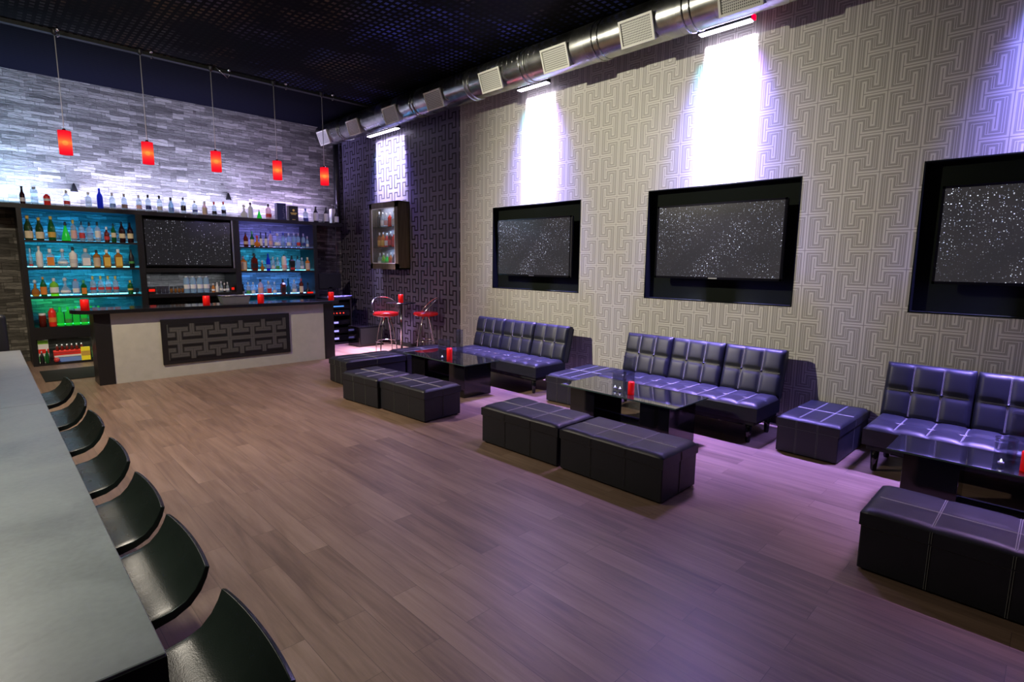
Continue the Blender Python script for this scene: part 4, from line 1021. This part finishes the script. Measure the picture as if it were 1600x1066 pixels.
# ------------------------------------------------------------ foreground counter + stools
ct = thing('high_counter', 'long grey slate look high counter running along the left foreground', 'counter', (-.12, 3.69, 0))
y0c, y1c = 1.183, 6.17; xr = .201
for n_, (a, b) in (('worktop', (y0c, 3.817)), ('worktop', (3.819, y1c))):
    obj(n_, B(-.65+.12, xr+.12, a-3.69, b-3.69, 1.005, 1.07), [M['counter'], M['black']], ct, bevel=.002, seg=1)
bm = bmesh.new(); box(bm, -.655+.12, xr+.121, y0c-3.692, y1c-3.688, 1.0, 1.062); obj('edge_band', bm, M['black_matte'], ct)
for yy in (1.7, 3.7, 5.8):
    obj('leg_panel', B(-.45+.12, -.30+.12, yy-3.69-.04, yy-3.69+.04, 0, 1.0), M['black'], ct)
def seat_shell():
    # profile in x,z (counter side negative x) then curls up to the low back
    prof = [(-.16,.815),(-.15,.83),(-.08,.838),(.02,.838),(.12,.838),(.20,.840),(.26,.845),(.31,.853),(.345,.868),(.372,.895),(.390,.925),(.402,.955)]
    NT_ = 16; W = .232; bm = bmesh.new(); top = []; bot = []
    for k, (x, z) in enumerate(prof):
        rt, rb = [], []
        f = k/(len(prof)-1)
        for i in range(NT_+1):
            s = i/NT_*2-1
            edge = abs(s)**6
            w = W*(1-.05*max(0, 1-f*5))
            bulge = .014*(1-s*s)*max(0, (f-.55)/.45)
            zz = z - .003*edge
            dish = -.012*(1-s*s)*max(0, 1-abs(f-.4)/.4)
            p = Vector((x+bulge, s*w, zz+dish)); rt.append(p)
            # normal direction in profile
            a = prof[min(k+1, len(prof)-1)]; b = prof[max(k-1, 0)]; d = Vector((a[0]-b[0], 0, a[1]-b[1])).normalized(); nn = Vector((d.z, 0, -d.x))
            rb.append(p+nn*(.034-.020*max(0, (f-.45)/.55)))
        top.append([bm.verts.new(p) for p in rt]); bot.append([bm.verts.new(p) for p in rb])
    n = len(prof)
    for k in range(n-1):
        for i in range(NT_):
            bm.faces.new((top[k][i], top[k][i+1], top[k+1][i+1], top[k+1][i])).smooth = True
            bm.faces.new((bot[k][i], bot[k+1][i], bot[k+1][i+1], bot[k][i+1])).smooth = True
        for i in (0, NT_): bm.faces.new((top[k][i], top[k+1][i], bot[k+1][i], bot[k][i]))
    for k in (0, n-1):
        for i in range(NT_): bm.faces.new((top[k][i], top[k][i+1], bot[k][i+1], bot[k][i]))
    return mesh(bm, 'seat_shell')
shell = seat_shell(); shell.materials.append(M['leather_seat'])
st0 = thing('counter_stool', '', 'stool', (0, 0, 0), 0, 'black curved counter stools along the grey counter')
sc = link('seat_shell', shell, None, st0, bevel=.005, seg=3)
bm = bmesh.new(); tube(bm, [(.06,0,.03),(.06,0,.80)], .025, 14); obj('pedestal', bm, M['chrome'], st0)
bm = bmesh.new(); lathe(bm, [(.20,0),(.20,.012),(.04,.04),(0,.04)], 28, (.06,0,0)); obj('floor_base', bm, M['chrome'], st0)
bm = bmesh.new(); tube(bm, [(.06+.15*cos(2*pi*i/24), .15*sin(2*pi*i/24), .30) for i in range(24)], .009, 6, True); tube(bm, [(.06,0,.30),(.21,0,.30)], .008, 6); obj('foot_ring', bm, M['chrome'], st0)
ords = ['nearest the camera, cut by the bottom edge', 'second from the camera', 'third from the camera', 'fourth from the camera', 'fifth from the camera', 'sixth from the camera', 'farthest from the camera, seventh']
for i, yy in enumerate((1.31, 1.925, 2.465, 3.09, 3.79, 4.385, 5.055)):
    o = st0 if i == 0 else copy_tree(st0)
    o.location = (0.0, yy, 0); o.rotation_euler = (0, 0, R([0, 0, 0, 0, 1, -2, 1][i]))
    o['label'] = 'black curved counter stool, ' + ords[i]

# ------------------------------------------------------------ lights
def area(name, loc, sx, sy, dirv, energy, color, spread=180):
    l = bpy.data.lights.new(name, 'AREA'); l.shape = 'RECTANGLE'; l.size = sx; l.size_y = sy; l.energy = energy; l.color = color; l.spread = R(spread)
    o = bpy.data.objects.new(name, l); COL.objects.link(o); o.location = loc
    o.rotation_euler = Vector(dirv).to_track_quat('-Z', 'Y').to_euler(); return o
def spot(name, loc, tgt, energy, color, ang, blend, r):
    l = bpy.data.lights.new(name, 'SPOT'); l.energy = energy; l.color = color; l.spot_size = R(ang); l.spot_blend = blend; l.shadow_soft_size = r
    o = bpy.data.objects.new(name, l); COL.objects.link(o); o.location = loc
    o.rotation_euler = (Vector(tgt)-Vector(loc)).to_track_quat('-Z', 'Y').to_euler(); return o
KL = (-.45, 7.2, 4.72)
spot('key_lamp', KL, (6.63, 4.7, 2.7), 1650, (1.0, .93, .78), 56, .8, .05)
spot('key_lamp_floor', KL, (1.6, 8.7, 0.2), 1000, (1.0, .82, .59), 116, .9, .05)
spot('counter_fill', (-.9, 1.6, 4.2), (.1, 2.6, .9), 380, (.93, 1.0, .86), 62, .9, .25)  # added fill to brighten counter and stools, no fixture hangs here
spot('key_lamp_seating', KL, (3.6, 3.6, 0.0), 520, (1.0, .86, .68), 74, .9, .05)
pl = bpy.data.lights.new('key_glow', 'POINT'); pl.energy = 110; pl.color = (1.0, .92, .80); pl.shadow_soft_size = .06
po = bpy.data.objects.new('key_glow', pl); COL.objects.link(po); po.location = KL
spot('stone_fill', (1.5, 7.2, 4.4), (2.4, 12.95, 4.0), 75, (1.0, .90, .78), 100, .9, .2)  # extra fill added to lift the stone wall, not a real fixture
area('soft_fill', (2.2, 3.5, 4.9), 4, 6, (0, 0, -1), 9, (1.0, .85, .72))
V1 = (.22, .20, 1.0); VW = (.84, .78, 1.0)
for k, (a, b) in enumerate(LB):
    yc, L_ = (a+b)/2, b-a
    amp = [1.0, .9, 1.0, .30][k]
    for tl, e in ((60, 3), (45, 4), (32, 6), (20, 10), (12, 16), (5, 26)):
        area('washer_core', (6.465, yc, 4.565), .05, L_*.96, (0,0,-1), e*amp*L_/.64, VW, 17).rotation_euler = (0, R(-tl), 0)
    area('washer_cyan', (6.465, yc+.10, 4.565), .05, L_*.9, (0,0,-1), 3.5*amp, (.05,.75,1.0), 34).rotation_euler = (0, R(-16), 0)
    area('washer_edge', (6.465, yc-.06, 4.565), .05, L_*.9, (0,0,-1), 7*amp, (.35,.15,1.0), 40).rotation_euler = (0, R(-14), 0)
    area('washer_violet', (6.45, yc, 4.56), .06, L_, (0,0,-1), [45, 125, 135, 135][k], V1, 58).rotation_euler = (0, R(3), 0)
    area('washer_wide', (6.45, yc, 4.56), .06, L_, (0,0,-1), [16, 36, 38, 18][k], (.42,.30,1.0), 120).rotation_euler = (0, R(25), 0)
    area('washer_pink', (6.45, yc, 4.56), .06, L_, (0,0,-1), [30, 24, 26, 26][k], (.95,.5,1.0), 50).rotation_euler = (0, R(12), 0)
# back bar glow
o = area('top_shelf_glow', (2.2, 12.66, 2.77), 4.2, .05, (0,.30,1), 200, (.60,.60,1.0), 140)
o = area('top_shelf_glow_left', (.2, 12.66, 2.77), 1.6, .05, (0,.30,1), 60, (.25,.65,1.0), 150)
o = area('top_shelf_glow_right', (5.0, 12.66, 2.77), 2.0, .05, (0,.30,1), 55, (.62,.50,1.0), 150)
for z, c, e in ((2.15,(.01,.38,.95),15), (1.69,(.02,.55,1.0),15), (1.19,(.02,.52,1.0),16)):
    area('shelf_glow', (1.37, 12.66, z+.03), 1.45, .04, (0,.35,1), e, c, 160)
for z, c, e in ((2.14,(.22,.22,1.0),16), (1.63,(.03,.50,1.0),14), (1.10,(.08,.30,1.0),20)):
    area('shelf_glow', (4.78, 12.66, z+.03), 1.5, .04, (0,.35,1), e, c, 160)
area('green_glow', (1.05, 12.66, .70), .6, .04, (0,.3,1), 5, (.05,1.0,.25), 110)
area('teal_glow', (1.75, 12.66, .70), .8, .04, (0,.3,1), 5, (.02,.55,1.0), 160)
area('teal_glow', (.72, 12.66, .70), .2, .04, (0,.3,1), 1, (.02,.45,1.0), 160)
area('bay_glow', (3.08, 12.8, 1.58), 1.4, .04, (0,0,-1), 3, (.8,.85,1.0), 160)
area('low_row_glow', (1.3, 12.4, .44), 1.2, .2, (0,0,-1), 2.5, (.9,1.0,.85), 170)
area('cyan_back_counter', (4.7, 12.45, 1.0), 1.3, .1, (0,.2,-1), 6, (.05,.5,1.0), 170)
area('cabinet_glow', (6.47, 10.42, 3.06), .1, .8, (0,0,-1), 3.0, (.9,.9,1.0), 170).rotation_euler = (0,0,0)
for z in (2.57, 2.14): area('cabinet_glow', (6.50, 10.30, z), .06, .6, (0,0,-1), 1.2, (.5,.7,1.0), 170).rotation_euler = (0,0,0)
area('corner_floor_glow', (5.85, 9.9, 3.2), .3, .3, (-.02,.02,-1), 60, (.85,.60,1.0), 40)

w = bpy.data.worlds.new('world'); S.world = w; w.use_nodes = True
w.node_tree.nodes['Background'].inputs[0].default_value = (.02,.02,.03,1); w.node_tree.nodes['Background'].inputs[1].default_value = .5

# ------------------------------------------------------------ camera
yaw, pitch, roll, f = .77717, -.14268, .011677, 845.5
fw = Vector((sin(yaw)*cos(pitch), cos(yaw)*cos(pitch), sin(pitch)))
rt = fw.cross(Vector((0,0,1))).normalized(); up = rt.cross(fw)
r2 = rt*cos(roll)+up*sin(roll); u2 = up*cos(roll)-rt*sin(roll)
cam = bpy.data.cameras.new('camera'); co = bpy.data.objects.new('camera', cam); COL.objects.link(co)
m = Matrix((r2, u2, -fw)).transposed().to_4x4(); m.translation = Vector((0, 0, 1.85)); co.matrix_world = m
cam.sensor_fit = 'HORIZONTAL'; cam.sensor_width = 36; cam.lens = f/1600*36; cam.clip_start = .02
S.camera = co
for o in list(COL.objects):
    if o.parent is None and o.get('category') in ('bottle', 'glass', 'box', 'display', 'jar', 'ball', 'candle', 'vase', 'bin', 'monitor', 'television'):
        o.location.z += .0015
S.view_settings.view_transform = 'Standard'; S.view_settings.look = 'None'; S.view_settings.exposure = 0
